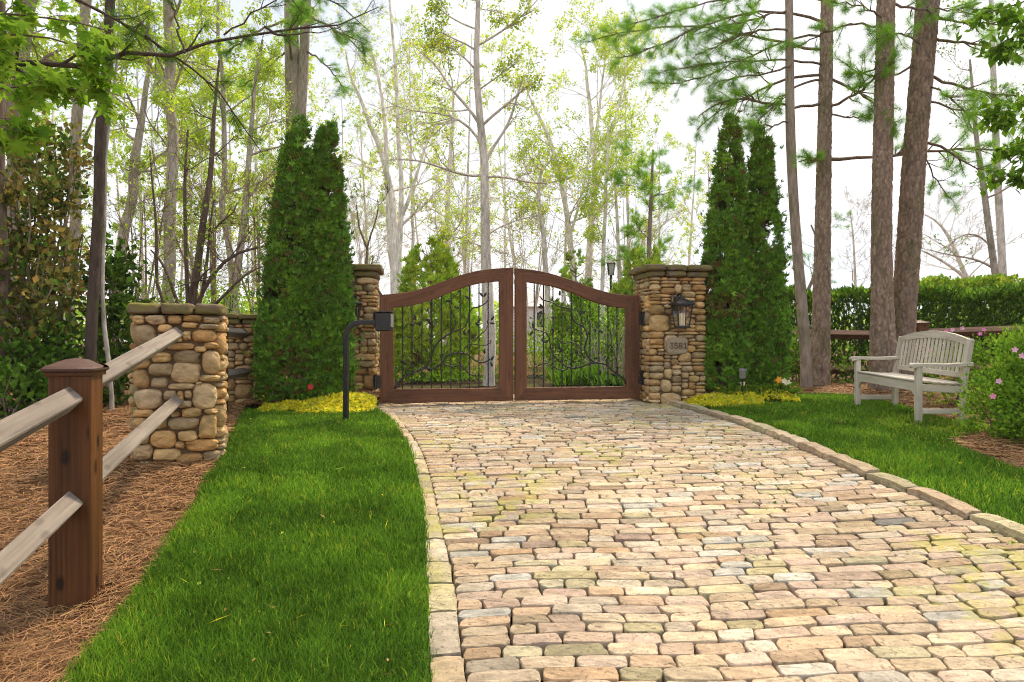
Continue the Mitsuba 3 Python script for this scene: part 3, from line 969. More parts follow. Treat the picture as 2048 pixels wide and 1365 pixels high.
def leaf_gate(label, X0, X1, top_out, top_in_x, bars, tops, botL, botR, zoom, vines, leaves, hinge_side):
    k = thing('gate_leaf', label, 'gate', 'two leaves of the driveway gate')
    Lb, Rb = gs(X0[0], botL), gs(X1[0], botR)                 # outer bottom corners
    O = curve([gs(*zoomT(x, y)) for x, y in top_out], 26)
    O[0, 0], O[-1, 0] = Lb[0], Rb[0]
    xi0, xi1 = gs(X0[1], 700)[0], gs(X1[1], 700)[0]
    I = curve([gs(x, y) for x, y in tops], 26)
    I[0, 0], I[-1, 0] = xi0, xi1
    zb0, zb1 = gs(X0[1], X0[2])[1], gs(X1[1], X1[2])[1]
    ib0, ib1 = np.array([xi0, zb0]), np.array([xi1, zb1])
    for nm, (o, i) in {'stile': ([Lb, O[0]], [ib0, I[0]]), 'stile ': ([Rb, O[-1]], [ib1, I[-1]]), 'bottom_rail': ([Lb, Rb], [ib0, ib1])}.items():
        v, f, uv = strip(o, i, GT)
        put(nm.strip(), (v, f), 'm_gate_wood', k, uv=uv)
    v, f, uv = strip(O, I, GT - .004)
    put('arched_rail', (v, f), 'm_gate_wood', k, uv=uv)
    for bx in bars:
        s = gs(bx, 700)[0]
        zt = np.interp(s, I[:, 0], I[:, 1])
        zz = np.interp(s, [xi0, xi1], [zb0, zb1])
        v, f = tubes([(np.array([GW(s, zz - .01, .004), GW(s, zt + .01, .004)]), .0080)], 8)
        put('iron_bar', (v, f), 'm_iron', k, smooth=True)
    for pts, r0, r1 in vines:
        c = curve([gs(*zoom(x, y)) for x, y in pts], 6 * len(pts))
        c = c + .002 * np.sin(np.arange(len(c))[:, None] * np.array([.9, 1.3]))
        v, f = tubes([(GW(c[:, 0], c[:, 1], -.012), np.linspace(r0 * 1.12, r1 * 1.3, len(c)))], 7, cap=True)
        put('iron_vine', (v, f), 'm_iron', k, smooth=True)
    for x, y, a in leaves:
        v, f = leaf_blade(gs(*zoom(x, y)), math.radians(a), .070)
        put('iron_leaf', (v, f), 'm_iron', k, smooth=False)
    # hinges reach from the outer stile to the pillar
    e = Lb[0] if hinge_side < 0 else Rb[0]
    zz0 = Lb[1] if hinge_side < 0 else Rb[1]
    for hz in (.27, 1.03):
        b = trimesh.creation.box(extents=(.10, .012, .16))
        v = np.array(b.vertices)
        hb = put('hinge', (GW(v[:, 0] + e + hinge_side * .035, v[:, 2] + zz0 + hz, v[:, 1] - GT / 2 - .005), b.faces), 'm_iron', k)
        v, f = tubes([(np.array([GW(e + hinge_side * .05, zz0 + hz - .09, -GT / 2 - .02), GW(e + hinge_side * .05, zz0 + hz + .09, -GT / 2 - .02)]), .018)], 10, cap=True)
        put('hinge_pin', (v, f), 'm_iron', hb, smooth=40)
    return k


vL = [([(205, 1150), (240, 1090), (290, 1035), (340, 1000), (400, 975), (450, 955), (510, 930), (570, 935), (640, 920), (700, 870), (760, 800), (830, 770), (920, 770), (980, 790), (1030, 830), (1090, 865), (1140, 868), (1205, 830)], .0135, .007),
      ([(510, 930), (560, 880), (590, 800), (620, 720), (690, 630), (760, 580), (830, 540), (920, 510), (960, 460), (985, 380), (1000, 320), (1060, 290), (1130, 265), (1185, 215)], .011, .006),
      ([(330, 1000), (335, 950), (390, 905), (440, 870), (440, 780), (405, 700), (395, 660), (430, 630), (470, 590), (490, 540), (520, 510)], .008, .004),
      ([(700, 860), (760, 900), (830, 910), (900, 900), (950, 950), (1000, 990), (1060, 1005)], .010, .006), ([(935, 770), (945, 710), (990, 680), (1060, 680), (1130, 690), (1190, 675), (1220, 630)], .007, .004),
      ([(1010, 640), (1060, 625), (1100, 580), (1150, 540), (1180, 480), (1175, 430)], .006, .003), ([(790, 560), (840, 480), (838, 400), (800, 320), (790, 220), (850, 160), (890, 110)], .006, .004)]
lL = [(425, 425, 100), (425, 473, 175), (468, 490, 80), (385, 612, 155), (985, 205, 140), (1135, 180, 130), (1138, 180, 55), (1215, 430, 55), (1200, 455, -5), (1085, 490, 125), (1075, 455, 60), (830, 280, -20), (790, 215, 200), (805, 260, 100), (940, 520, 265), (970, 560, 60), (960, 585, 130), (1150, 780, 95), (1212, 860, -70), (1215, 850, 60), (550, 770, 110), (585, 280, 80), (900, 905, 100), (1000, 620, 30), (690, 820, 70), (330, 880, 140)]
leaf_gate('left gate leaf of reddish brown timber with iron vine, nearest the keypad post', (760, 787, 778), (1025.6, 998, 776.5), [(133, 308), (250, 300), (350, 284), (450, 257), (550, 223), (650, 186), (750, 157), (850, 138), (950, 128), (1035, 124)],
          None, [805, 824, 844, 863, 883, 902, 920.5, 939, 958, 976.5], [(787, 615.5), (805, 614), (824, 611), (844, 606.5), (863, 600.5), (883, 593), (902, 585), (920.5, 578), (939, 572), (958, 567.5), (976.5, 564.8), (998, 563.4)], 807.6, 801.4, zoomL, vL, lL, -1)
vR = [([(1100, 1130), (1070, 1080), (1020, 1040), (960, 995), (920, 955), (860, 940), (790, 940), (730, 960), (670, 980), (600, 985), (540, 960), (480, 910), (430, 850), (410, 780), (400, 710), (375, 670), (330, 650), (270, 630), (250, 585)], .0135, .006),
      ([(840, 940), (780, 910), (740, 860), (725, 800), (745, 720), (740, 660), (710, 610), (660, 585), (620, 545), (605, 490), (585, 450), (540, 435), (490, 425), (430, 390), (370, 375), (315, 330)], .011, .006),
      ([(725, 825), (680, 805), (640, 765), (600, 750), (540, 760), (495, 740), (470, 690), (475, 655)], .008, .004), ([(570, 990), (500, 1000), (440, 970), (390, 945), (330, 950), (275, 980)], .009, .005), ([(740, 640), (705, 580), (690, 520), (665, 480), (655, 450)], .007, .004),
      ([(1020, 1040), (1015, 930), (990, 860), (940, 790), (870, 745)], .008, .004), ([(975, 835), (965, 740), (950, 650), (915, 605), (870, 560)], .006, .003), ([(690, 885), (660, 865), (650, 840)], .005, .003), ([(610, 980), (605, 930), (600, 880)], .005, .003), ([(490, 910), (492, 850), (512, 805)], .005, .003)]
lR = [(345, 440, 165), (340, 465, 215), (345, 440, 130), (497, 330, 90), (420, 525, 0), (697, 492, 40), (555, 650, 55), (420, 680, 55), (440, 660, 110), (265, 625, 110), (255, 650, 230), (360, 755, 130), (358, 757, 40), (490, 815, 95), (498, 845, 60), (670, 680, 20), (655, 865, 100), (770, 690, 100), (820, 670, 95), (890, 670, 140), (610, 880, 100), (630, 1000, 60), (860, 1050, 80), (1005, 1060, 150), (800, 900, 10), (520, 830, 130)]
leaf_gate('right gate leaf of reddish brown timber with iron vine, hinged on the numbered pillar', (1029.6, 1052.5, 775.5), (1277.5, 1251, 773), [(1043, 126), (1150, 136), (1250, 152), (1350, 179), (1450, 211), (1550, 249), (1650, 283), (1750, 303), (1850, 312), (1897, 314)],
          None, [1068.6, 1087, 1106, 1124.3, 1143, 1162, 1180, 1198, 1216, 1234], [(1052.5, 564.5), (1068.6, 567), (1087, 570), (1106, 574), (1124.3, 579.5), (1143, 586), (1162, 594), (1180, 601.5), (1198, 608), (1216, 612.5), (1234, 615.5), (1251, 617.5)], 801.3, 797.2, zoomR, vR, lR, 1)


# ================================================================ LANTERNS
def lantern(label, W, s, z, sc=1.0):
    """Black carriage lantern on a pillar's front: s, z = centre of its roof on the face."""
    k = thing('wall_lantern', label, 'lantern', 'lanterns on the gate pillars')

    def P(v):
        return W(np.asarray(v) * sc + np.array([s, 0, z]))
    b = trimesh.creation.box(extents=(.10, .03, .26))
    put('backplate', (P(b.vertices + np.array([0, -.045, -.02])), b.faces), 'm_charcoal', k)
    a = np.linspace(0, np.pi, 10)
    pts = np.column_stack([np.zeros(10), -.115 + .075 * np.cos(a), .075 + .065 * np.sin(a)])
    v, f = tubes([(pts, .011)], 8, cap=True)
    put('hook', (P(v), f), 'm_charcoal', k, smooth=True)
    C = np.array([0, -.20, 0])
    v, f = frustum([(.020, .095), (.028, .088), (.028, .07), (.055, .055), (.118, .014), (.128, .004), (.128, -.012), (.112, -.018)])
    put('roof', (P(v + C), f), 'm_charcoal', k, smooth=20)
    v, f = frustum([(.105, -.018), (.105, -.03)])
    fm = MB()
    for sx, sy in ((-1, -1), (1, -1), (1, 1), (-1, 1)):
        v, f, _ = beam((sx * .102, sy * .102, -.02), (sx * .070, sy * .070, -.285), .016, .016, .002)
        fm.add(P(v + C), f)
    v, f = frustum([(.080, -.282), (.080, -.305), (.05, -.312)])
    fm.add(P(v + C), f)
    for sx, sy in ((-1, 0), (1, 0), (0, -1), (0, 1)):
        d = np.array([sx, sy, 0])
        e = np.array([-sy, sx, 0])
        v, f, _ = beam(d * .100 + e * .10 + [0, 0, -.03], d * .100 - e * .10 + [0, 0, -.03], .012, .012, .002)
        fm.add(P(v + C), f)
    fm.put('frame', 'm_charcoal', k)
    for sx, sy in ((-1, 0), (1, 0), (0, -1), (0, 1)):
        d, e = np.array([sx, sy, 0]), np.array([-sy, sx, 0])
        q = np.array([d * .099 - e * .095, d * .099 + e * .095, d * .070 + e * .064, d * .070 - e * .064]) + np.array([[0, 0, -.03]] * 2 + [[0, 0, -.283]] * 2)
        put('glass_pane', (P(q + C), [[0, 1, 2, 3]]), 'm_glass', k)
    cm = MB()
    for i in range(3):
        t = i * 2.1
        v, f = lathe([(0, -.28), (.012, -.28), (.012, -.18), (.017, -.165), (.014, -.14), (.003, -.115)], 10)
        cm.add(P(v + C + np.array([.028 * math.cos(t), .028 * math.sin(t), 0])), f)
    cm.put('candle', 'm_cream', k, smooth=40)


lantern('black lantern above the house number on the right gate pillar', W4, .322, 2.055, .95)
lantern('black lantern on the left gate pillar, partly behind the evergreen', W3, .405, 2.055, .95)

# ================================================================ KEYPAD POST
k = thing('keypad_post', 'black gooseneck keypad post standing in the left lawn', 'keypad post')
kb = gp(692, 848)
z0 = float(G(kb[1]))
r = .15
a = np.linspace(0, np.pi / 2, 12)
hd = np.array([1.0, -.10, 0])
hd /= np.linalg.norm(hd)
ztop = 1.79
arc = [np.array([kb[0], kb[1], z0 - .1]), np.array([kb[0], kb[1], ztop - r - .2]), *[np.array([kb[0], kb[1], ztop - r]) + hd * (r - r * math.cos(t)) + np.array([0, 0, r * math.sin(t)]) for t in a], np.array([kb[0], kb[1], ztop]) + hd * .33]
# square tube
P_ = np.array(arc)
tg = unit(np.gradient(P_, axis=0))
sd = np.cross(hd, [0, 0, 1.0])
nn = np.cross(tg, sd)
hw = .0245
ring = np.stack([P_ + sd * hw * sx + nn * hw * sy for sx, sy in ((-1, -.8), (-.8, -1), (.8, -1), (1, -.8), (1, .8), (.8, 1), (-.8, 1), (-1, .8))], 1).reshape(-1, 3)
f = [[r_ * 8 + i, r_ * 8 + (i + 1) % 8, r_ * 8 + 8 + (i + 1) % 8, r_ * 8 + 8 + i] for r_ in range(len(P_) - 1) for i in range(8)]
put('bent_pole', (ring, np.array(f)), 'm_charcoal', k, smooth=35)
bx = np.array([kb[0], kb[1], ztop + .005]) + hd * .40
Rk = rot(math.atan2(hd[1], hd[0]))
v, f, _ = beam((-.078, 0, 0), (.078, 0, 0), .12, .185, .008)
bxk = put('keypad_box', (v @ Rk.T + bx, f), 'm_charcoal', k)
v, f, _ = beam((.076, 0, .01), (.086, 0, .01), .09, .13, .003)
put('keypad_face', (v @ Rk.T + bx, f), 'm_grey', bxk)
v, f, _ = beam((-.095, -.0, .1), (.085, 0, .1), .135, .012, .003)
put('rain_lid', (v @ Rk.T + bx, f), 'm_iron', bxk)

# ================================================================ GARDEN BENCH
k = thing('garden_bench', 'weathered pale wooden garden bench with arched slatted back on the right lawn', 'bench')
bw = np.array([.020, .9998])
bb = np.array([.9998, -.020])
BO = np.array([4.085, 7.06])


def BW(v):
    """Bench frame: x along the seat, y towards the back, z up."""
    v = np.asarray(v, float)
    p = BO + v[:, :1] * bw + v[:, 1:2] * bb
    return np.column_stack([p, .752 + .030 * v[:, :1] + v[:, 2:]])


def bpart(name, p0, p1, w, h, up=(0, 0, 1), parent=k, bev=.006, roll=0):
    v, f, uv = beam(p0, p1, w, h, bev, up=up, roll=roll)
    return put(name, (BW(v), f), 'm_bench_wood', parent, uv=uv)


BWD, BD = 1.36, .50
for x in (.03, BWD - .03):
    bpart('leg', (x, .03, -.03), (x, .03, .595), .058, .058, up=(0, 1, 0))
    bpart('leg', (x, BD - .03, -.03), (x, BD - .02, .44), .050, .060, up=(0, 1, 0))
    bpart('back_post', (x, BD - .02, .43), (x, BD + .055, .865), .050, .058, up=(0, 1, 0))
    bpart('stretcher', (x, .055, .135), (x, BD - .055, .135), .030, .055)
    bpart('side_rail', (x, .055, .375), (x, BD - .05, .355), .030, .075)
    # arm with a rounded front
    s = np.array([(-.055, .598), (-.05, .612), (-.035, .622), (.03, .624), (.15, .620), (.30, .618), (.42, .624), (.56, .632)])
    b = np.array([(-.055, .585), (-.045, .572), (-.025, .576), (.03, .592), (.15, .588), (.30, .585), (.42, .590), (.56, .598)])
    vv, ff = [], []
    for i in range(8):
        hw = .036 + .006 * math.sin(i / 7 * np.pi) - .006 * (i == 0)
        vv += [[x - hw, s[i, 0], s[i, 1] - .004], [x - hw + .006, s[i, 0], s[i, 1]], [x + hw - .006, s[i, 0], s[i, 1]], [x + hw, s[i, 0], s[i, 1] - .004], [x + hw, b[i, 0], b[i, 1]], [x - hw, b[i, 0], b[i, 1]]]
    for i in range(7):
        ff += [[i * 6 + j, i * 6 + (j + 1) % 6, i * 6 + 6 + (j + 1) % 6] for j in range(6)] + [[i * 6 + j, i * 6 + 6 + (j + 1) % 6, i * 6 + 6 + j] for j in range(6)]
    ff += [[0, j, j + 1] for j in range(1, 5)] + [[42, 42 + j + 1, 42 + j] for j in range(1, 5)]
    vv = np.array(vv)
    put('armrest', (BW(vv), np.array(ff)), 'm_bench_wood', k, uv=np.column_stack([vv[:, 1] + 3 * x, vv[:, 0] + vv[:, 2]]))
# apron with curved brackets
xs = np.linspace(.058, BWD - .058, 40)
lo = .335 - .085 * np.clip(1 - np.minimum(xs - .058, BWD - .058 - xs) / .10, 0, 1) ** 1.8
vv = np.vstack([np.column_stack([xs, np.full(40, y), z]) for y, z in ((.018, np.full(40, .425)), (.018, lo), (.042, lo), (.042, np.full(40, .425)))])
ff = [[a * 40 + i, a * 40 + i + 1, ((a + 1) % 4) * 40 + i + 1, ((a + 1) % 4) * 40 + i] for a in range(4) for i in range(39)]
put('apron', (BW(vv), np.array(ff)), 'm_bench_wood', k, uv=np.column_stack([vv[:, 0], vv[:, 2] + vv[:, 1]]))
for i in range(6):
    y = .038 + i * .081
    bpart('seat_slat', (.0 if i else .06, y, .436 - .004 * i + .006 * math.cos(i)), (BWD if i else BWD - .06, y, .436 - .004 * i + .006 * math.cos(i)), .064, .022)


def back(x, t):
    """Point of the leaning back at height t."""
    return (x, BD - .02 + (t - .43) / .435 * .075, t)


bpart('back_rail', back(.055, .50), back(BWD - .055, .50), .030, .055)
xs = np.linspace(.0, BWD, 40)
e = 1 - ((xs - BWD / 2) / (BWD / 2)) ** 2
zt, zl = .845 + .095 * e ** .9, .795 + .068 * e
rings = []
for x, a_, b_ in zip(xs, zt, zl):
    for t, o in ((a_, -.016), (a_ + .002, .0), (a_, .018), (b_, .018), (b_, -.016)):
        p = back(x, t)
        rings.append([p[0], p[1] + o, p[2]])
vv = np.array(rings)
ff = [[i * 5 + j, i * 5 + (j + 1) % 5, i * 5 + 5 + (j + 1) % 5, i * 5 + 5 + j] for i in range(39) for j in range(5)]
put('arched_top_rail', (BW(vv), np.array(ff)), 'm_bench_wood', k, uv=np.column_stack([vv[:, 0], vv[:, 2]]))
for i in range(17):
    x = .095 + i * (BWD - .19) / 16
    zt_ = .795 + .068 * (1 - ((x - BWD / 2) / (BWD / 2)) ** 2)
    bpart('back_slat', back(x, .52), back(x, zt_ + .01), .040, .014, up=(0, 1, 0), bev=.003)


# ================================================================ SMALL LIGHTS
def spot(label, px, py, d, sc=1.0):
    k = thing('garden_spotlight', label, 'spotlight', 'small spotlights in the flower beds')
    c = at(px, py, d)
    v, f = lathe([(0, -.045), (.030, -.045), (.036, -.03), (.036, .02), (.042, .03), (.042, .055), (.036, .058), (.034, .045), (0, .045)], 14)
    a = math.radians(14)
    R = np.array([[1, 0, 0], [0, math.cos(a), -math.sin(a)], [0, math.sin(a), math.cos(a)]])
    put('lamp_head', (v * sc @ R.T + c, f), 'm_grey', k, smooth=40)
    v, f = tubes([(np.array([c + [0, 0, -.04], [c[0], c[1], G(c[1]) - .05]]), .012)], 8)
    put('stake', (v, f), 'm_iron', k, smooth=True)


spot('grey spotlight in the flower bed at the foot of the left evergreens', 606, 767, 8.06, 1.2)
spot('grey spotlight in the flower bed at the foot of the right evergreens', 1485, 749, 8.66, 1.15)


def lamp_post(label, px, py, d, w=.16, h=.26):
    k = thing('lamp_post', label, 'lamp post', 'distant lamp posts beyond the gate')
    c = at(px, py, d)
    v, f = frustum([(.02, h * .62), (w * .35, h * .52), (w * .58, h * .42), (w * .6, h * .38)])
    put('lamp_roof', (v + c, f), 'm_charcoal', k)
    fm = MB()
    for sx, sy in ((-1, -1), (1, -1), (1, 1), (-1, 1)):
        v, f, _ = beam((sx * w * .5, sy * w * .5, h * .4), (sx * w * .36, sy * w * .36, -h * .5), .018, .018, .002)
        fm.add(v + c, f)
    v, f = frustum([(w * .4, -h * .5), (w * .4, -h * .56)])
    fm.add(v + c, f)
    fm.put('lamp_frame', 'm_charcoal', k)
    v, f = frustum([(w * .32, -h * .45), (w * .44, h * .36)])
    put('lamp_glass', (v + c, f), 'm_frost', k)
    v, f = tubes([(np.array([c + [0, 0, -h * .5], [c[0], c[1], G(c[1]) - .2]]), .03)], 10)
    put('pole', (v, f), 'm_charcoal', k, smooth=True)


lamp_post('dark lamp post behind the left stone pillar', 457, 605, 13.5, .13, .30)
lamp_post('dark lamp post seen in the gap left of the gate', 756, 604, 15, .13, .42)
lamp_post('dark lamp post showing above the right gate leaf', 1222, 537, 17, .16, .30)
# ================================================================ PLANTS


def cloud_leaves(r, n, centers, radii, k_clump, clump_r, shell=.55):
    """Points in clumps spread through a set of ellipsoids, more towards their skins; returns points and outward directions."""
    C, R = np.asarray(centers, float), np.asarray(radii, float)
    vol = R.prod(1) ** .8
    i = r.choice(len(C), k_clump, p=vol / vol.sum())
    d = unit(r.normal(size=(k_clump, 3)))
    q = C[i] + d * R[i] * (r.uniform(shell, 1.0, k_clump) ** .7)[:, None]
    j = r.integers(0, k_clump, n)
    p = q[j] + r.normal(size=(n, 3)) * clump_r
    return p, unit(p - C[i][j]), j


def leaf_uv(r, n, hue, hs, br, bs, j=None):
    h, b = r.normal(hue, hs, n), r.normal(br, bs, n)
    if j is not None:
        m = j.max() + 1
        h, b = h + r.normal(0, hs, m)[j], b + r.normal(0, bs, m)[j]
    return np.column_stack([np.clip(h, 0, 1), np.clip(b, .02, 1.6)])


def shrub(name, label, cat, centers, radii, n, size, hue, br, seed, tpl=LEAF_T, clumps=None, clump_r=.09, stems=6, bark=0.1, mat_='m_leaf', group=None, out=.6, up=.35, shell=.45, stem_r=.012, hspread=.035):
    r = np.random.default_rng(seed)
    k = thing(name, label, cat, group)
    C, R = np.asarray(centers, float), np.asarray(radii, float)
    p, o, j = cloud_leaves(r, n, C, R, clumps or max(20, n // 14), clump_r, shell)
    ok = p[:, 2] > G(p[:, 1]) + .03
    p, o, j = p[ok], o[ok], j[ok]
    main = o * out + r.normal(size=p.shape) * .6 + np.array([0, 0, up])
    Xa, Ya, Za = frames(r, main, 1.2)
    v, f, uv = scatter(tpl[0], tpl[1], p, Xa, Ya, Za, size * r.uniform(.65, 1.2, len(p)), leaf_uv(r, len(p), hue, hspread, br, .16, j))
    put('foliage', (v, f), mat_, k, uv=uv)
    paths = []
    for s in range(stems):
        i = r.integers(0, len(C))
        base = np.array([C[i][0] + r.normal(0, R[i][0] * .18), C[i][1] + r.normal(0, R[i][1] * .18), 0])
        base[2] = G(base[1]) - .05
        for q in range(3):
            tip = C[i] + unit(r.normal(size=3) + [0, 0, .5]) * R[i] * .85
            t = np.linspace(0, 1, 7)[:, None]
            pts = base + (tip - base) * np.concatenate([t * .7 + .3 * t ** 2] * 2 + [t ** .8], 1) + r.normal(0, .03, (7, 3)) * np.sin(t * np.pi)
            paths.append((pts, np.linspace(stem_r, stem_r * .3, 7)))
    if paths:
        v, f = tubes(paths, 5)
        put('stem', (v, f), 'm_bark', k, smooth=True, uv=np.broadcast_to((bark, .5), (len(v), 2)), kind='stuff')
    return k


# ---------------------------------------------------------------- columnar evergreens
def arbor_template(r):
    V, Fc = [], []
    for a, L in ((0, 1.0), (.5, .8), (-.5, .8), (.95, .55), (-.95, .55), (.25, .62), (-.25, .66)):
        d = np.array([math.sin(a), math.cos(a), 0])
        s = np.array([math.cos(a), -math.sin(a), 0])
        b = np.array([0, .25 * abs(a), r.normal(0, .05)])
        n = len(V)
        V += [b, b + d * L * .5 - s * .075 + [0, 0, .05], b + d * L + [0, 0, r.normal(0, .1)], b + d * L * .5 + s * .075 + [0, 0, .05]]
        Fc += [[n, n + 2, n + 1], [n, n + 3, n + 2]]
    return np.array(V), np.array(Fc)


def column_tree(name, label, x, y, top, rad, seed, n=8500, hue=.54, br=.62, size=.095, prof=None, group='columnar evergreens beside the gate pillars', tw=None, brown=.16, lift=-.02, lobes=290):
    r = np.random.default_rng(seed)
    k = thing(name, label, 'evergreen tree', group)
    zb = float(G(y)) + lift
    H = top - zb
    hs, rs = np.array(prof or [(0, .86), (.1, 1.0), (.3, .96), (.5, .84), (.69, .66), (.87, .45), (.95, .30), (1, .08)]).T
    lean = np.array(tw or (0, 0))
    m = int(lobes)
    lh = r.random(m * 6)
    lh = lh[r.random(m * 6) < np.interp(lh, hs, rs) * .85 + .15][:m] ** .97
    m = len(lh)
    lt = r.uniform(0, 2 * np.pi, m)
    prof_r = rad * np.interp(lh, hs, rs)
    lr = np.clip(prof_r * r.uniform(.20, .34, m), .045, .17)           # half width of each upright lobe
    lz = lr * r.uniform(1.3, 2.4, m)
    lj = r.uniform(.88, 1.05, m)
    lc = np.column_stack([x + (prof_r - lr * .8) * lj * np.cos(lt) + lean[0] * lh * H, y + (prof_r - lr * .8) * lj * np.sin(lt) + lean[1] * lh * H, zb + lh * H * .985])
    tone, tint = r.normal(0, .10, m), r.normal(0, .022, m)
    w_ = lr ** 1.3
    q = r.choice(m, n, p=w_ / w_.sum())
    sp = unit(r.normal(size=(n, 3)))
    ax = np.column_stack([np.cos(lt[q]), np.sin(lt[q]), np.zeros(n)])
    flip = (sp * ax).sum(1) < -.25
    sp[flip] = -sp[flip]
    rad_f = r.uniform(.72, 1.05, n)
    p = lc[q] + sp * np.column_stack([lr[q], lr[q], lz[q]]) * rad_f[:, None]
    p[:, 2] = np.maximum(p[:, 2], zb + .01)
    p += (unit(sp * [1, 1, .4] + ax * .5) + [0, 0, .9]) * (r.exponential(.035, n) * (r.random(n) < .12))[:, None]
    o = unit(sp * [1, 1, .5] + ax * .4)
    main = o * .50 + np.array([0, 0, .85]) + r.normal(size=(n, 3)) * .30
    Ya = unit(main)
    Xa = unit(np.cross(Ya, o + r.normal(size=(n, 3)) * .6))
    Za = np.cross(Xa, Ya)
    cl = meshkit.fbm(p * 2.4 + seed, 3, seed)
    dep = 1 - rad_f
    uv = np.column_stack([np.clip(r.normal(hue, .030, n) + tint[q] + (cl - .5) * .06, 0, 1), np.clip(r.normal(br, .13, n) + tone[q], .03, 1.2)])
    dead = (cl < .34) & (r.random(n) < .45) | (r.random(n) < brown * .4)
    uv[dead, 0] = r.uniform(.05, .2, dead.sum())
    uv[dead, 1] *= .5
    parts = []
    for t in range(3):
        m = np.arange(n) % 3 == t
        parts.append(scatter(*arbor_template(r), p[m], Xa[m], Ya[m], Za[m], size * r.uniform(.6, 1.2, m.sum()), uv[m]))
    mb = MB()
    for v, f, u in parts:
        mb.add(v, f, u)
    mb.put('foliage', 'm_scale', k)
    paths = [(np.array([[x, y, zb - .1], [x + lean[0] * H * .45, y + lean[1] * H * .45, zb + H * .45], [x + lean[0] * H * .92, y + lean[1] * H * .92, zb + H * .92]]), np.array([.055, .035, .008]))]
    for _ in range(46):
        t = r.uniform(.05, .85)
        a = r.uniform(0, 2 * np.pi)
        b = np.array([x + lean[0] * H * t, y + lean[1] * H * t, zb + H * t])
        L = rad * np.interp(t, hs, rs) * .8
        paths.append((np.array([b, b + [math.cos(a) * L * .6, math.sin(a) * L * .6, L * .35], b + [math.cos(a) * L * .9, math.sin(a) * L * .9, L * .95]]), np.array([.014, .009, .003])))
    v, f = tubes(paths, 5)
    put('trunk', (v, f), 'm_bark', k, smooth=True, uv=np.broadcast_to((.15, .5), (len(v), 2)))
    return k


for lab, px, d, topy, w, sd, tw, lf in (('left tree of the pair of columnar evergreens left of the gate', 580, 8.24, 228, 122, 41, (.026, .02), .10), ('right tree of the pair of columnar evergreens left of the gate', 654, 8.30, 236, 94, 42, (.0, .0), .10),
                                        ('left tree of the pair of columnar evergreens right of the gate', 1444, 9.02, 226, 94, 43, (.036, .01), .16), ('right tree of the pair of columnar evergreens right of the gate', 1532, 9.08, 244, 80, 44, (-.016, .0), .16)):
    column_tree('columnar_evergreen', lab, (px - CX) / F * d, d, EYE + (CY - topy) / F * d, w / 2 / F * d, sd, tw=tw, n=15000, lift=lf)
column_tree('conifer', 'yellow green conifer seen through the left gate leaf', (862 - CX) / F * 13.2, 13.2, EYE + (CY - 470) / F * 13.2, .86, 45, n=6500, hue=.715, br=.8, size=.14, lobes=130, prof=[(0, .5), (.08, .85), (.2, 1), (.4, .95), (.55, .75), (.7, .55), (.85, .4), (1, .05)], group=None, brown=.05)
column_tree('conifer', 'loose bright green young conifer behind the right gate leaf', (1152 - CX) / F * 15, 15, EYE + (CY - 500) / F * 15, .55, 46, n=3000, hue=.68, br=.65, size=.15, lobes=70, group=None, brown=.03)
column_tree('conifer', 'bright yellow green conifer behind the right gate pillar', (1290 - CX) / F * 16, 16, EYE + (CY - 480) / F * 16, .95, 47, n=4600, hue=.71, br=.65, size=.17, lobes=90, prof=[(0, .9), (.3, 1), (.5, .85), (.7, .6), (.85, .35), (1, .03)], group=None, brown=.02)


# ---------------------------------------------------------------- trees with limbs
class Wood:
    def __init__(s):
        s.paths, s.twigs = [], []


def limb(r, p0, d, L, rad, K=6, wig=.16, trop=.06, end=.35):
    pts, p, d, st = [p0], np.array(p0, float), unit(np.asarray(d, float)), L / (K - 1)
    for _ in range(K - 1):
        d = unit(d + r.normal(0, wig, 3) + np.array([0, 0, trop]))
        p = p + d * st
        pts.append(p)
    return np.array(pts), rad * np.linspace(1, end, K)


def ramify(w, r, pts, rads, L, lvl, n, ratio, ang, trop, minr, t0=.25, depth=3):
    K = len(pts)
    for _ in range(n[lvl]):
        t = r.uniform(t0, 1.0) * (K - 1)
        i = min(int(t), K - 2)
        p = pts[i] + (pts[i + 1] - pts[i]) * (t - i)
        tg = unit(pts[i + 1] - pts[i])
        s = unit(np.cross(tg, r.normal(size=3)))
        a = r.normal(ang, .2)
        l = L * ratio * r.uniform(.55, 1.15) * (1.15 - .55 * t / (K - 1))
        q, qr = limb(r, p, tg * math.cos(a) + s * math.sin(a), l, max(minr, np.interp(t, range(K), rads) * .62), 5 if lvl < depth - 1 else 4, .15, trop)
        w.paths.append((q, np.maximum(qr, minr)))
        if lvl == depth - 1:
            w.twigs.append((q, l))
        else:
            ramify(w, r, q, qr, l, lvl + 1, n, ratio, ang, trop, minr, .3, depth)


TREES = []


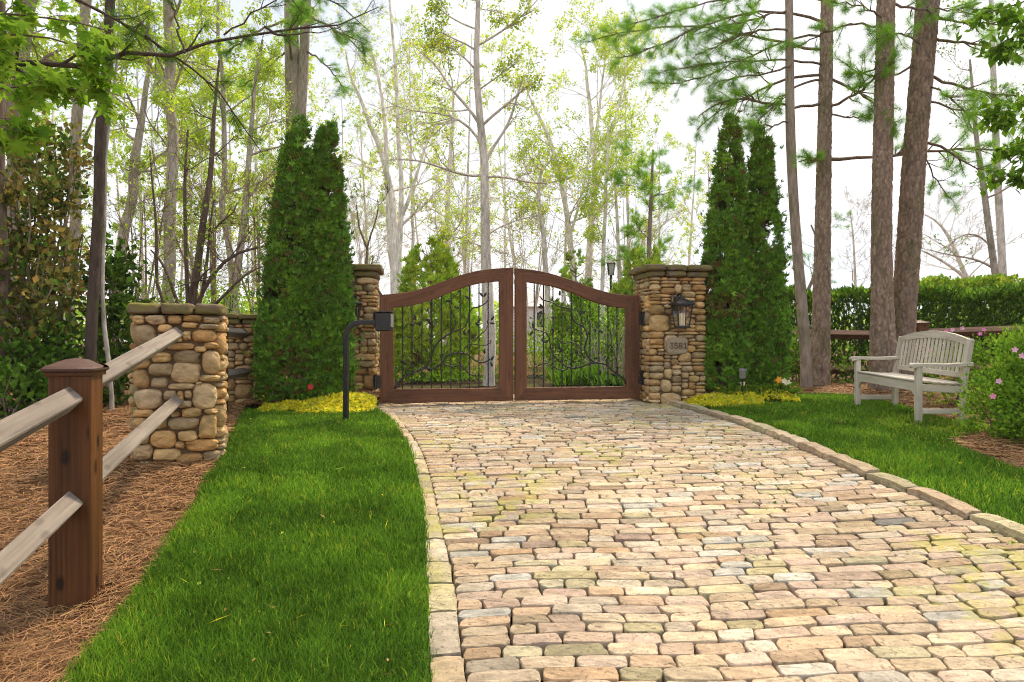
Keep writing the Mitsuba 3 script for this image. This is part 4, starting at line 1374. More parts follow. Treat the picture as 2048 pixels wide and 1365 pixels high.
def tree(name, label, stems, d, seed, bark=.4, bb=.5, limbs=(), auto=14, zone=(.35, 1.0), llen=1.6, n=(5, 4), ratio=.5, ang=.75, trop=.05, leaf=.07, per=5, hue=.70, br=.55, tpl=LEAF_T, up=2.5, sides=8, minr=.004, cat='tree', group=None, leafmat='m_leaf', hs=.03, bushy=.05, droop=0.3, twig_leaf=.15, rough=0.0):
    """Stems and limbs as pixel paths of the photograph at distance d (each path (px, py, width px) from the foot up), the rest grown at random."""
    r = np.random.default_rng(seed)
    k = thing(name, label, cat, group)
    w = Wood()
    big = []
    for si, st in enumerate(stems):
        st = np.asarray(st, float)
        P = np.array([at(a, b, d) for a, b, _ in st])
        rad = st[:, 2] / 2 / F * d
        if si == 0 or st[0, 1] > 690:
            low = P[0].copy()
            low[2] = G(low[1]) - .15
            if low[2] < P[0][2] - .05:
                P, rad = np.vstack([low, P]), np.concatenate([[rad[0] * 1.12], rad])
        if up and st[-1, 1] < 60:
            t = unit(P[-1] - P[-2])
            P, rad = np.vstack([P, P[-1] + t * up]), np.concatenate([rad, [rad[-1] * .45]])
        n_ = max(8, int(np.linalg.norm(np.diff(P, axis=0), axis=1).sum() / .35))
        c = curve(np.column_stack([P, rad]), n_)
        c[:, :2] += (meshkit.noise(np.column_stack([c[:, 2] * 1.3, np.full(n_, seed), np.full(n_, si)]), 3) - .5)[:, None] * rad[0] * .5
        big.append((c[:, :3], np.maximum(c[:, 3], .003)))
    v, f = tubes(big, sides)
    mb = MB().add(v, f, (bark, bb))
    for lp in limbs:
        lp = np.asarray(lp, float)
        dd = np.linspace(d, d + (lp[0, 3] if lp.shape[1] > 3 else r.uniform(-.8, .5)), len(lp))
        P = np.array([at(a, b, e) for a, b, e in zip(lp[:, 0], lp[:, 1], dd)])
        c = curve(np.column_stack([P, lp[:, 2] / 2 / F * d]), 12)
        w.paths.append((c[:, :3], np.maximum(c[:, 3], .003)))
        L = np.linalg.norm(np.diff(P, axis=0), axis=1).sum()
        ramify(w, r, c[:, :3], c[:, 3], L * .7, 0, n, ratio, ang, trop, minr, .2, len(n))
    for _ in range(auto):
        P, rad = big[r.integers(0, len(big))]
        t = r.uniform(*zone) * (len(P) - 1)
        i = min(int(t), len(P) - 2)
        p = P[i] + (P[i + 1] - P[i]) * (t - i)
        tg = unit(P[i + 1] - P[i])
        a = r.uniform(0, 2 * np.pi)
        e = r.uniform(.25, .8)
        q, qr = limb(r, p, np.array([math.cos(a) * math.cos(e), math.sin(a) * math.cos(e), math.sin(e)]), llen * r.uniform(.5, 1.1) * (1.2 - .5 * t / len(P)), max(minr * 1.6, rad[i] * r.uniform(.25, .45)), 7, .14, trop)
        w.paths.append((q, np.maximum(qr, minr)))
        ramify(w, r, q, qr, llen, 0, n, ratio, ang, trop, minr, .25, len(n))
    if w.paths:
        v, f = tubes(w.paths, 4)
        mb.add(v, f, (bark, bb))
    mb.put('trunk', 'm_bark', k, smooth=True)
    if per and w.twigs:
        m = len(w.twigs)
        j = np.repeat(np.arange(m), per)
        Q0 = np.array([q[1] for q, _ in w.twigs])
        Q1 = np.array([q[-1] for q, _ in w.twigs])
        t = r.random(len(j)) ** .7
        p = Q0[j] + (Q1 - Q0)[j] * t[:, None] + r.normal(0, bushy, (len(j), 3))
        dr_ = unit(Q1 - Q0)[j]
        main = dr_ * .6 + r.normal(size=p.shape) * .55 + np.array([0, 0, -droop])
        Xa, Ya, Za = frames(r, main, 1.5)
        bt = r.normal(0, .12, m)
        uv = np.column_stack([np.clip(r.normal(hue, hs, len(j)), 0, 1), np.clip(r.normal(br, .12, len(j)) + bt[j], .05, 1.5)])
        v, f, uv = scatter(tpl[0], tpl[1], p, Xa, Ya, Za, leaf * r.uniform(.6, 1.25, len(j)), uv)
        put('crown', (v, f), leafmat, k, uv=uv)
    TREES.append((k, len(w.paths), len(w.twigs) * per))
    return k


def pine(name, label, stems, d, seed, limbs, auto=0, zone=(.6, 1), llen=1.4, bark=.25, bb=.5, tuft=.13, n=11, per=5, hue=.575, br=1.2, sides=14, up=2.5, group=None, tl=.42, twist=None, fine=False):
    r = np.random.default_rng(seed)
    k = thing(name, label, 'pine tree', group)
    w = Wood()
    mb = MB()
    big = []
    for si, st in enumerate(stems):
        st = np.asarray(st, float)
        P = np.array([at(a, b, d + (st[0, 3] if st.shape[1] > 3 else 0)) for a, b in st[:, :2]])
        rad = st[:, 2] / 2 / F * d * (.92 if fine else 1)
        if st[0, 1] > 600:
            low = P[0].copy()
            low[2] = G(low[1]) - .1
            if low[2] < P[0][2]:
                P, rad = np.vstack([low, P]), np.concatenate([[rad[0] * 1.10], rad])
        if up and st[-1, 1] < 60:
            t = unit(P[-1] - P[-2])
            P, rad = np.vstack([P, P[-1] + t * up]), np.concatenate([rad, [rad[-1] * .6]])
        Lt = np.linalg.norm(np.diff(P, axis=0), axis=1).sum()
        n_ = int(Lt / (.014 if fine else .2)) + 4
        c = curve(np.column_stack([P, rad]), n_)
        big.append((c[:, :3], c[:, 3]))
        sd = 88 if fine else sides
        v, f = tubes([(c[:, :3], c[:, 3])], sd)
        if fine:                                    # bark plates: deep fissures between long scales
            ctr = np.repeat(c[:, :3], sd, axis=0)
            ou = unit(v - ctr)
            th = np.tile(np.arange(sd) * 2 * np.pi / sd, n_)
            zz = v[:, 2]
            R_ = np.repeat(c[:, 3], sd)
            q = np.column_stack([np.cos(th) * R_ * 21, np.sin(th) * R_ * 21, zz * 9 + seed])
            q = q + 1.1 * (np.stack([meshkit.fbm(q * .8 + 9 * i, 2, seed + i) for i in range(3)], 1) - .5)
            i0 = np.floor(q)
            d1, d2 = np.full(len(q), 9.0), np.full(len(q), 9.0)
            cid = np.zeros(len(q))
            for ox in (-1, 0, 1):
                for oy in (-1, 0, 1):
                    for oz in (-1, 0, 1):
                        cc = i0 + [ox, oy, oz]
                        hsh = np.sin(cc @ np.array([[127.1, 269.5, 419.2], [311.7, 183.3, 371.9], [74.7, 246.1, 168.2]])) * 43758.5453
                        hsh = hsh - np.floor(hsh)
                        dd = np.linalg.norm((cc + hsh - q) * [1, 1, 1], axis=1)
                        nn_ = dd < d1
                        d2 = np.where(nn_, d1, np.minimum(d2, dd))
                        cid = np.where(nn_, hsh[:, 0], cid)
                        d1 = np.minimum(d1, dd)
            edge = np.clip((d2 - d1) / .28, 0, 1)
            dis = .012 * (edge ** .6) + .008 * cid * edge + .006 * meshkit.fbm(q * 3, 2, 5) - .022
            v = v + ou * dis[:, None]
            mb.add(v, f, np.column_stack([np.clip(bark + .10 * (cid - .5) - .12 * (1 - edge), 0, 1), np.full(len(v), bb)]))
        else:
            mb.add(v, f, (bark, bb))
    mb.put('trunk', 'm_bark', k, smooth=True)
    ends = [0]
    for lp in limbs:
        lp = np.asarray(lp, float)
        d0 = d
        dz = lp[0, 3] if lp.shape[1] > 3 else r.uniform(-1.2, .6)
        dd = np.linspace(d0, d0 + dz, len(lp))
        P = np.array([at(a, b, e) for a, b, e in zip(lp[:, 0], lp[:, 1], dd)])
        c = curve(np.column_stack([P, lp[:, 2] / 2 / F * d]), 14)
        c[:, :3] += r.normal(0, .012, (14, 3))
        w.paths.append((c[:, :3], np.maximum(c[:, 3], .003)))
        L = np.linalg.norm(np.diff(P, axis=0), axis=1).sum()
        ramify(w, r, c[:, :3], c[:, 3], tl / .5 * min(1, L / 1.2), 0, (max(3, int(n * L)),), .5, .7, .05, .003, .3, 1)
        w.twigs.append((c[-4:, :3], .3))
        ends.append(len(w.paths))
    for _ in range(auto):
        P, rad = big[r.integers(0, len(big))]
        t = r.uniform(*zone) * (len(P) - 1)
        i = min(int(t), len(P) - 2)
        a, e = r.uniform(0, 2 * np.pi), r.uniform(-.1, .5)
        L = llen * r.uniform(.5, 1.1)
        q, qr = limb(r, P[i], np.array([math.cos(a) * math.cos(e), math.sin(a) * math.cos(e), math.sin(e)]), L, max(.006, rad[i] * .22), 8, .12, .03)
        w.paths.append((q, np.maximum(qr, .003)))
        ramify(w, r, q, qr, tl / .5, 0, (max(3, int(n * L)),), .5, .7, .05, .003, .3, 1)
        w.twigs.append((q[-4:], .3))
        ends.append(len(w.paths))
    for a, b in zip(ends[:-1], ends[1:]):
        v, f = tubes(w.paths[a:b], 5)
        put('branch', (v, f), 'm_bark', k, smooth=True, uv=np.broadcast_to((bark * .6, bb * .7), (len(v), 2)))
    m = len(w.twigs)
    j = np.repeat(np.arange(m), per)
    Q0 = np.array([q[-2] * .6 + q[0] * .4 for q, _ in w.twigs])
    Q1 = np.array([q[-1] for q, _ in w.twigs])
    t = np.tile(np.linspace(.2, 1, per), m)
    p = Q0[j] + (Q1 - Q0)[j] * t[:, None] + r.normal(0, .02, (len(j), 3))
    main = unit(Q1 - Q0)[j] + r.normal(size=p.shape) * .35 + [0, 0, .1]
    Xa, Ya, Za = frames(r, main)
    uv = np.column_stack([np.clip(r.normal(hue, .035, len(j)), 0, 1), np.clip(r.normal(br, .14, len(j)), .05, 1.2)])
    nm = MB()
    for q in range(4):
        s = np.arange(len(j)) % 4 == q
        nm.add(*scatter(*needle_tuft(r, 46), p[s], Xa[s], Ya[s], Za[s], tuft * r.uniform(.75, 1.2, s.sum()), uv[s]))
    nm.put('needles', 'm_needle', k)
    TREES.append((k, len(w.paths), len(j)))
    return k
# ---------------------------------------------------------------- pines on the right
pine('pine_tree', 'slim pine with a curved bare trunk beside the right evergreens', [[(1613, 768, 24), (1606, 640, 22), (1596, 520, 20), (1586, 380, 19), (1580, 220, 18), (1579, 100, 16), (1578, 0, 15)]], 10.6, 61,
     [[(1580, 60, 5), (1520, 60, 4), (1450, 85, 3), (1390, 110, 2)], [(1579, 20, 5), (1500, 40, 4), (1420, 60, 2)], [(1582, 130, 6), (1560, 140, 4), (1500, 150, 3), (1430, 165, 2)], [(1582, 240, 4), (1540, 250, 3), (1490, 255, 2)]], auto=5, zone=(.75, 1), bark=.35, bb=.72)
pine('pine_tree', 'straight grey brown pine trunk, second of the right pines from the gate', [[(1640, 776, 47), (1641, 700, 41), (1643, 600, 38), (1646, 430, 34), (1650, 220, 30), (1653, 80, 28), (1654, 0, 26)]], 10.9, 62,
     [[(1640, 150, 6), (1560, 165, 5), (1500, 190, 4), (1440, 222, 3), (1390, 262, 2, )], [(1645, 100, 6), (1520, 75, 5), (1400, 55, 4), (1280, 60, 3), (1175, 85, 2)], [(1650, 45, 6), (1560, 25, 5), (1450, 35, 4), (1330, 85, 3), (1230, 120, 2)], [(1643, 205, 6), (1560, 212, 5), (1480, 200, 4), (1400, 235, 2)],
      [(1645, 130, 5), (1560, 120, 4), (1450, 125, 3), (1330, 140, 2)], [(1648, 70, 5), (1540, 95, 4), (1420, 150, 3), (1300, 165, 2)], [(1646, 160, 5), (1590, 175, 4), (1540, 220, 3), (1500, 262, 2)], [(1646, 0, 5), (1540, -10, 4), (1400, 10, 3), (1260, 50, 2)],
      [(1648, 316, 9), (1700, 316, 7), (1780, 311, 6), (1880, 303, 5), (1970, 299, 4), (2080, 296, 3)], [(1650, 318, 9), (1632, 320, 8), (1618, 317, 6)], [(1652, 215, 6), (1700, 195, 5), (1740, 165, 4), (1790, 120, 3)], [(1655, 155, 6), (1720, 185, 5), (1760, 215, 4), (1795, 250, 3)], [(1655, 225, 4), (1700, 235, 3), (1740, 230, 2)]], auto=6, zone=(.8, 1), bark=.32, bb=.74, fine=True)
pine('pine_tree', 'thick upright pine with plated bark behind the left end of the bench', [[(1766, 790, 66), (1766, 740, 58), (1765, 640, 50), (1763, 480, 43), (1767, 250, 41), (1770, 100, 39), (1772, 0, 38)]], 10.05, 63,
     [[(1772, 10, 6), (1840, 20, 4), (1900, 40, 2)], [(1770, 60, 5), (1700, 50, 4), (1640, 70, 3), (1580, 100, 2)], [(1770, 40, 5), (1720, 15, 3), (1660, 5, 2)], [(1768, 130, 4), (1720, 145, 3), (1690, 150, 2)]], auto=6, zone=(.85, 1), bark=.24, bb=.82, fine=True)
pine('pine_tree', 'thick pine leaning right, nearest the post behind the bench', [[(1800, 786, 62), (1801, 740, 56), (1808, 620, 51), (1818, 480, 50), (1830, 300, 48), (1845, 130, 48), (1856, 0, 48)]], 10.3, 64,
     [[(1860, 75, 6), (1935, 87, 5), (1985, 95, 4), (2060, 128, 3)], [(1853, 150, 6), (1935, 179, 5), (1985, 190, 4), (2080, 192, 3)], [(1846, 284, 6), (1890, 300, 5), (1915, 315, 4), (1990, 345, 2)], [(1858, 30, 5), (1930, 45, 4), (2000, 50, 3), (2070, 70, 2)], [(1850, 165, 4), (1905, 200, 3), (1960, 255, 2)],
      [(1840, 200, 5), (1900, 215, 4), (1980, 235, 3), (2070, 245, 2)], [(1835, 120, 5), (1790, 150, 4), (1740, 150, 3), (1690, 130, 2)], [(1845, 90, 5), (1800, 70, 3), (1750, 80, 2)], [(1842, 250, 4), (1860, 330, 3), (1905, 400, 2)], [(1856, 10, 4), (1900, 20, 3), (1990, 15, 2)]], auto=6, zone=(.85, 1), bark=.22, bb=.74, fine=True)
# pines in the left and centre background
pine('pine_tree', 'tall twin-stemmed pine rising behind the left evergreens', [[(588, 700, 33), (589, 520, 32), (588, 300, 30), (584, 120, 28), (582, 0, 26)], [(592, 330, 22), (600, 240, 22), (606, 150, 20), (610, 60, 19), (613, 0, 18)]], 17, 65,
     [[(585, 40, 5), (520, 60, 4), (450, 110, 3)], [(612, 30, 5), (670, 60, 4), (730, 110, 2)], [(590, 90, 5), (540, 130, 3), (490, 170, 2)], [(608, 100, 4), (650, 130, 3), (690, 180, 2)]], auto=10, zone=(.6, 1), llen=2.2, bark=.42, bb=.6, tuft=.17, n=6)
pine('pine_tree', 'young blue green pine behind the right gate pillar', [[(1297, 700, 10), (1298, 500, 9), (1302, 400, 7), (1306, 300, 4)]], 19, 66, [], auto=26, zone=(.35, 1), llen=1.5, bark=.3, tuft=.16, n=8, hue=.62, br=1.0)
pine('pine_tree', 'slender young pine between the right evergreens and the curved pine', [[(1560, 700, 8), (1625, 560, 6), (1622, 450, 3)]], 16, 67, [], auto=12, zone=(.4, 1), llen=.7, bark=.3, tuft=.13, n=7, hue=.60, br=.9)
# pine whose branches reach in from the upper left
pine('pine_tree', 'pine outside the left edge whose dark branches reach across the upper left', [[(-420, 720, 110), (-415, 200, 100), (-410, -300, 90)]], 4.6, 68,
     [[(-415, 150, 20, .6), (-200, 142, 15, .6), (0, 135, 13, .6), (120, 132, 12, .6), (205, 127, 11, .6), (245, 112, 10, .6), (370, 103, 8, .6), (450, 75, 6, .6), (530, 62, 6, .6), (620, 60, 5, .6), (700, 38, 3, .6), (752, 18, 2, .6)],
      [(-415, -160, 18, .9), (0, -60, 11, .9), (160, 2, 8, .9), (250, 50, 6, .9), (325, 100, 6, .9), (385, 140, 5, .9), (440, 190, 4, .9), (485, 262, 3, .9), (520, 312, 2, .9)],
      [(370, 103, 5, .3), (350, 40, 4, .3), (345, 0, 3, .3), (335, -60, 2, .3)], [(530, 62, 5, .2), (600, 70, 3, .2), (660, 60, 2, .2), (720, 90, 2, .2)], [(300, 85, 4, .4), (280, 40, 3, .4), (225, 30, 2, .4)], [(450, 75, 4, .2), (520, 20, 3, .2), (600, -20, 2, .2), (720, -30, 2, .2)], [(-415, -350, 18, 1.4), (200, -120, 8, 1.4), (480, -60, 6, 1.4), (640, -10, 4, 1.4), (740, 60, 2, 1.4)]],
     bark=.08, bb=.30, tuft=.095, n=5, per=4, hue=.50, br=.62, tl=.30, up=0)

# ---------------------------------------------------------------- woodland trees that can be told apart
LT = dict(leaf=.065, hue=.735, br=1.0, per=16)
tree('tree', 'dark mossy trunk standing just behind the nearest fence post', [[(182, 800, 24), (184, 700, 23), (189, 540, 21), (196, 380, 20), (204, 200, 20), (214, 80, 19), (220, 0, 18)]], 7.6, 101, bark=.02, bb=.35, auto=7, zone=(.6, 1), llen=1.0, leaf=.07, hue=.66, per=3)
tree('sapling', 'thin pale crooked sapling between the dark trunk and the stone pillar', [[(225, 838, 10), (222, 760, 9), (213, 690, 9), (206, 600, 9), (208, 450, 8), (213, 300, 7), (226, 200, 6), (236, 110, 4), (240, 20, 3)]], 7.7, 102, bark=.62, bb=.55, auto=6, zone=(.5, 1), llen=.7, leaf=.06, hue=.68, per=3)
tree('tree', 'brown trunk at the far left edge, half out of the picture', [[(6, 840, 24), (4, 600, 22), (2, 300, 20), (2, 0, 18)]], 7.4, 103, bark=.12, auto=4, zone=(.6, 1), llen=.8, per=3, leaf=.06)
tree('tree', 'thick grey trunk behind the tall bronze shrub in the upper left', [[(20, 760, 40), (30, 300, 36), (48, 60, 34), (52, 0, 33)]], 11.5, 104, bark=.38, auto=8, zone=(.5, 1), llen=1.5, **LT)
tree('tree', 'pale brown trunk between the bronze shrub and the dark trunk', [[(136, 740, 22), (146, 460, 21), (156, 240, 20), (166, 80, 19), (170, 0, 18)]], 14, 105, bark=.45, bb=.75, auto=10, zone=(.45, 1), llen=1.8, **LT)
tree('tree', 'leaning grey trunk above the left end of the stone pillar', [[(232, 640, 24), (240, 540, 22), (255, 430, 20), (268, 360, 19), (278, 290, 16), (288, 220, 12), (296, 120, 9), (300, 0, 7)]], 15, 106, bark=.52, bb=.75, auto=14, zone=(.4, 1), llen=1.9, leaf=0.070, hue=.735, br=1.05, per=23)
tree('tree', 'tall rough grey trunk rising above the middle of the stone pillar', [[(332, 680, 25), (335, 560, 24), (340, 430, 23), (343, 300, 22), (340, 150, 21), (336, 0, 20)]], 13, 107, bark=.46, bb=.75, auto=16, zone=(.4, 1), llen=1.8, leaf=0.070, hue=.735, br=1.05, per=23)
tree('multi_stem_tree', 'dark many-stemmed small tree fanning out above the stone pillar', [[(380, 660, 18), (388, 590, 16), (398, 520, 15), (405, 450, 14), (415, 380, 12), (424, 300, 10), (430, 210, 7), (436, 120, 4)], [(378, 640, 12), (373, 560, 9), (369, 470, 8), (371, 360, 6), (374, 260, 4)], [(384, 640, 10), (420, 560, 8), (470, 510, 6), (520, 495, 4), (545, 490, 3)], [(376, 640, 9), (345, 580, 7), (325, 530, 5), (300, 500, 3)],
      [(382, 650, 9), (410, 560, 7), (418, 480, 5), (428, 400, 3)], [(374, 650, 9), (318, 590, 7), (312, 480, 6), (305, 380, 4), (300, 300, 3)], [(388, 640, 8), (440, 600, 6), (500, 545, 4), (540, 530, 2)]], 9.6, 108, bark=.10, bb=.42, auto=26, zone=(.25, 1), llen=.8, n=(5, 4), leaf=.055, hue=.68, br=.5, per=2, up=0, minr=.0025)
tree('tree', 'grey trunk that forks low into a V behind the stone pillar', [[(468, 690, 25), (466, 620, 23), (462, 560, 15), (452, 480, 13), (446, 380, 12), (446, 250, 10), (440, 100, 8), (436, 0, 6)], [(466, 620, 20), (476, 540, 16), (486, 450, 15), (494, 370, 13), (503, 280, 10), (512, 180, 7), (524, 80, 5)]], 16, 109, bark=.52, bb=.75, auto=18, zone=(.35, 1), llen=1.8, leaf=0.070, hue=.735, br=1.0, per=20, limbs=[[(492, 400, 7), (525, 365, 6), (560, 330, 4)]])
tree('tree', 'tall straight spring tree rising behind the middle of the gate', [[(979, 780, 26), (978, 700, 24), (975, 560, 22), (972, 430, 19), (966, 320, 17), (958, 220, 14), (955, 120, 12), (957, 0, 9)]], 11.6, 110, bark=.62, bb=.8, auto=8, zone=(.6, 1), llen=1.1, leaf=.055, hue=.735, br=.75, per=8, hs=.05, n=(8, 5),
     limbs=[[(964, 262, 7), (935, 215, 6), (905, 180, 5), (870, 130, 4), (840, 105, 2)], [(966, 300, 6), (925, 245, 5), (890, 230, 4), (850, 225, 3), (800, 215, 2), (745, 175, 1.5)], [(966, 250, 6), (1000, 220, 5), (1030, 195, 4), (1070, 150, 2)], [(972, 350, 6), (910, 345, 5), (850, 325, 4), (790, 320, 2), (720, 330, 1.5)], [(972, 355, 6), (1010, 355, 5), (1060, 365, 4), (1105, 365, 3), (1150, 350, 2)],
            [(958, 90, 5), (1000, 65, 4), (1040, 35, 3), (1075, 0, 2)], [(970, 330, 8), (990, 290, 6), (1015, 250, 5), (1035, 190, 4), (1050, 150, 2)], [(957, 60, 4), (910, 40, 3), (870, 10, 2)], [(976, 470, 4), (1010, 450, 3), (1060, 435, 2), (1090, 430, 1.5)], [(957, 150, 4), (900, 95, 3), (860, 80, 2)], [(975, 500, 4), (930, 480, 3), (890, 470, 2)], [(958, 180, 4), (1000, 150, 3), (1040, 120, 2)]])
tree('tree', 'pale grey tree with several stems between the left evergreens and the gate', [[(794, 700, 20), (793, 600, 19), (788, 480, 16), (783, 400, 14), (770, 330, 12), (748, 270, 11), (728, 210, 8), (700, 150, 5), (690, 100, 3)], [(796, 620, 15), (801, 480, 12), (803, 370, 10), (796, 260, 9), (790, 150, 7), (782, 40, 5)], [(792, 560, 12), (776, 420, 10), (774, 300, 9), (765, 200, 7), (740, 90, 5)], [(800, 440, 8), (825, 380, 7), (845, 310, 5), (880, 240, 3)]], 19, 111, bark=.74, bb=1.0, auto=22, zone=(.4, 1), llen=2.2, n=(6, 5), minr=.005, leaf=0.070, hue=.745, br=1.0, per=5)
tree('tree', 'thin grey tree just right of the pale many-stemmed tree', [[(892, 700, 11), (893, 500, 10), (896, 380, 9), (903, 280, 7), (908, 180, 4)]], 22, 112, bark=.65, bb=1.0, auto=16, zone=(.35, 1), llen=2.0, n=(6, 5), minr=.005, leaf=0.077, hue=.745, br=1.0, per=8)
tree('tree', 'pale tree bending left above the right gate leaf', [[(1146, 700, 13), (1145, 560, 12), (1138, 460, 11), (1128, 390, 10), (1112, 320, 9), (1092, 260, 8), (1070, 215, 5), (1050, 160, 3)], [(1140, 470, 6), (1160, 400, 5), (1175, 330, 4), (1185, 260, 2)]], 21, 113, bark=.70, bb=1.0, auto=14, zone=(.4, 1), llen=2.0, n=(6, 5), minr=.005, leaf=0.077, hue=.745, br=1.0, per=6)
tree('tree', 'pale upright tree with thin fan of twigs left of the right gate pillar', [[(1172, 700, 15), (1176, 540, 14), (1184, 430, 12), (1190, 320, 10), (1180, 220, 8), (1170, 130, 5), (1160, 90, 3)], [(1188, 400, 8), (1204, 340, 7), (1222, 270, 6), (1240, 200, 4), (1252, 130, 2)], [(1190, 330, 7), (1196, 240, 6), (1205, 160, 4), (1212, 90, 2)]], 23, 114, bark=.72, bb=1.0, auto=24, zone=(.4, 1), llen=2.4, n=(6, 5), minr=.005, leaf=0.084, hue=.745, br=1.0, per=10)
tree('tree', 'short pale leaning trunk right of the middle spring tree', [[(1096, 700, 12), (1093, 560, 11), (1084, 450, 9), (1078, 400, 8), (1086, 330, 5)]], 20, 115, bark=.60, bb=1.0, auto=10, zone=(.5, 1), llen=1.4, n=(6, 5), minr=.005, leaf=.09, hue=.745, br=1.0, per=4)
tree('tree', 'straight thin pair of trunks left of the right gate pillar', [[(1204, 700, 9), (1206, 520, 8), (1210, 420, 7), (1214, 330, 5), (1216, 250, 3)], [(1236, 700, 8), (1238, 540, 7), (1234, 430, 6), (1228, 350, 3)]], 20, 116, bark=.68, bb=1.0, auto=14, zone=(.4, 1), llen=1.4, n=(6, 5), minr=.005, leaf=0.077, hue=.745, br=1.0, per=10)
tree('sapling', 'small leafless sapling standing behind the left gate pillar', [[(733, 700, 7), (733, 520, 6), (734, 500, 5), (727, 480, 4), (716, 450, 3), (712, 410, 2)], [(734, 500, 4), (742, 470, 3.5), (752, 440, 3), (756, 400, 2)]], 13, 117, bark=.2, bb=.4, auto=5, zone=(.5, 1), llen=.6, per=1, leaf=.06, up=0)
tree('tree', 'thin leaning trunk above the hedge on the right', [[(2000, 660, 14), (1990, 545, 13), (1978, 460, 12), (1966, 370, 11), (1955, 290, 9), (1948, 220, 7), (1940, 120, 4)]], 17, 118, bark=.50, bb=.6, auto=8, zone=(.5, 1), llen=1.6, leaf=.07, hue=.62, br=.5, per=2, limbs=[[(1990, 540, 5), (1950, 520, 4), (1900, 510, 3), (1860, 500, 2)], [(1985, 500, 4), (1930, 470, 3), (1900, 490, 2), (1880, 530, 1.5)]])
tree('tree', 'pale straight trunk near the right edge behind the hedge', [[(2008, 660, 15), (2003, 500, 14), (1994, 330, 13), (1988, 180, 11), (1984, 60, 9), (1982, 0, 8)]], 18, 119, bark=.70, bb=.7, auto=8, zone=(.5, 1), llen=1.6, leaf=.09, hue=.64, br=.55, per=3)
tree('tree', 'bare pale tree with drooping twigs beyond the hedge, right of the leaning pine', [[(1990, 690, 12), (1935, 560, 9), (1905, 490, 7), (1880, 450, 5), (1850, 430, 3)], [(1935, 560, 7), (1880, 520, 5), (1840, 500, 3)]], 26, 120, bark=.75, bb=.8, auto=20, zone=(.2, 1), llen=2.6, per=0, up=0, n=(5, 4), minr=.008)
tree('tree', 'bare grey bush of twigs between the straight pine and the plated pine', [[(1715, 690, 8), (1712, 600, 6), (1708, 500, 4), (1700, 420, 2)]], 24, 121, bark=.78, bb=.85, auto=18, zone=(.2, 1), llen=1.8, per=0, up=0, n=(5, 4), minr=.007)

# woodland farther off, thinner and paler with distance
rr = np.random.default_rng(77)
far_px = [288, 385, 460, 520, 262, 318, 360, 402, 425, 505, 540, 560, 690, 745, 830, 858, 925, 1010, 1040, 1128, 1262, 1318, 1372, 1425, 80, 110, 60]
ords = ['first', 'second', 'third', 'fourth', 'fifth', 'sixth', 'seventh', 'eighth', 'ninth', 'tenth', 'eleventh', 'twelfth', 'thirteenth', 'fourteenth', 'fifteenth', 'sixteenth', 'seventeenth', 'eighteenth', 'nineteenth', 'twentieth', 'twenty-first', 'twenty-second', 'twenty-third', 'twenty-fourth', 'twenty-fifth', 'twenty-sixth', 'twenty-seventh', 'twenty-eighth', 'twenty-ninth', 'thirtieth', 'thirty-first', 'thirty-second', 'thirty-third', 'thirty-fourth', 'thirty-fifth', 'thirty-sixth', 'thirty-seventh', 'thirty-eighth']
for i, px in enumerate(sorted(far_px)):
    d = rr.uniform(24, 36)
    wpx = rr.uniform(4, 8)
    lean = rr.normal(0, 22)
    tall = rr.uniform(60, 330) if px > 640 else rr.uniform(-40, 200)
    left = px < 600
    tree('distant_tree', f'thin pale tree of the far woodland edge, {ords[i]} from the left', [[(px, 705, wpx), (px + lean * .3, 520, wpx * .85), (px + lean * .7, (520 + tall) / 2, wpx * .6), (px + lean, tall, wpx * .25)]], d, 300 + i, bark=float(rr.uniform(.6, .76)), bb=1.0, auto=15 if left else 12,
         zone=(.35, 1), llen=2.3, n=(5, 3), leaf=.105 if left else .095, hue=float(rr.uniform(.70, .76)), br=1.0, per=21 if left else 13, up=2, sides=6, minr=.007, group='thin pale trees of the far woodland edge')

for px, d, py, sd, lab in ((285, 12.0, 400, 501, 'bare thicket of thin grey stems behind the left end of the stone pillar'), (430, 13.5, 380, 502, 'bare thicket of thin stems behind the right end of the stone pillar'), (520, 14, 400, 503, 'bare twiggy shrub just left of the left evergreens'), 
                           (735, 20, 430, 505, 'bare pale shrub behind the left gate pillar'), (930, 24, 430, 506, 'bare pale shrub far behind the left gate leaf'), (1060, 22, 400, 507, 'bare pale shrub far behind the middle of the gate'), (1250, 21, 400, 508, 'bare pale shrub far behind the right gate pillar')):
    r = np.random.default_rng(sd)
    stems = []
    for q in range(7):
        a, b = r.normal(0, 12) * 12 / d, r.normal(0, 60) * 12 / d
        w0 = r.uniform(4, 7) * 12 / d
        stems.append([(px + a * .3, 690, w0), (px + a + b * .35, 690 - (690 - py) * .4, w0 * .75), (px + a + b * .7, 690 - (690 - py) * .75, w0 * .5), (px + a + b * 1.1, py + r.normal(0, 40), w0 * .2)])
    tree('bare_shrub', lab, stems, d, sd, bark=.25 if px < 600 else .66, bb=.6 if px < 600 else .9, auto=34, zone=(.3, 1), llen=1.1 * d / 14, n=(6, 5), per=1, leaf=.05, hue=.72, br=.9, up=0, minr=.0028 * d / 12, sides=5, cat='shrub')

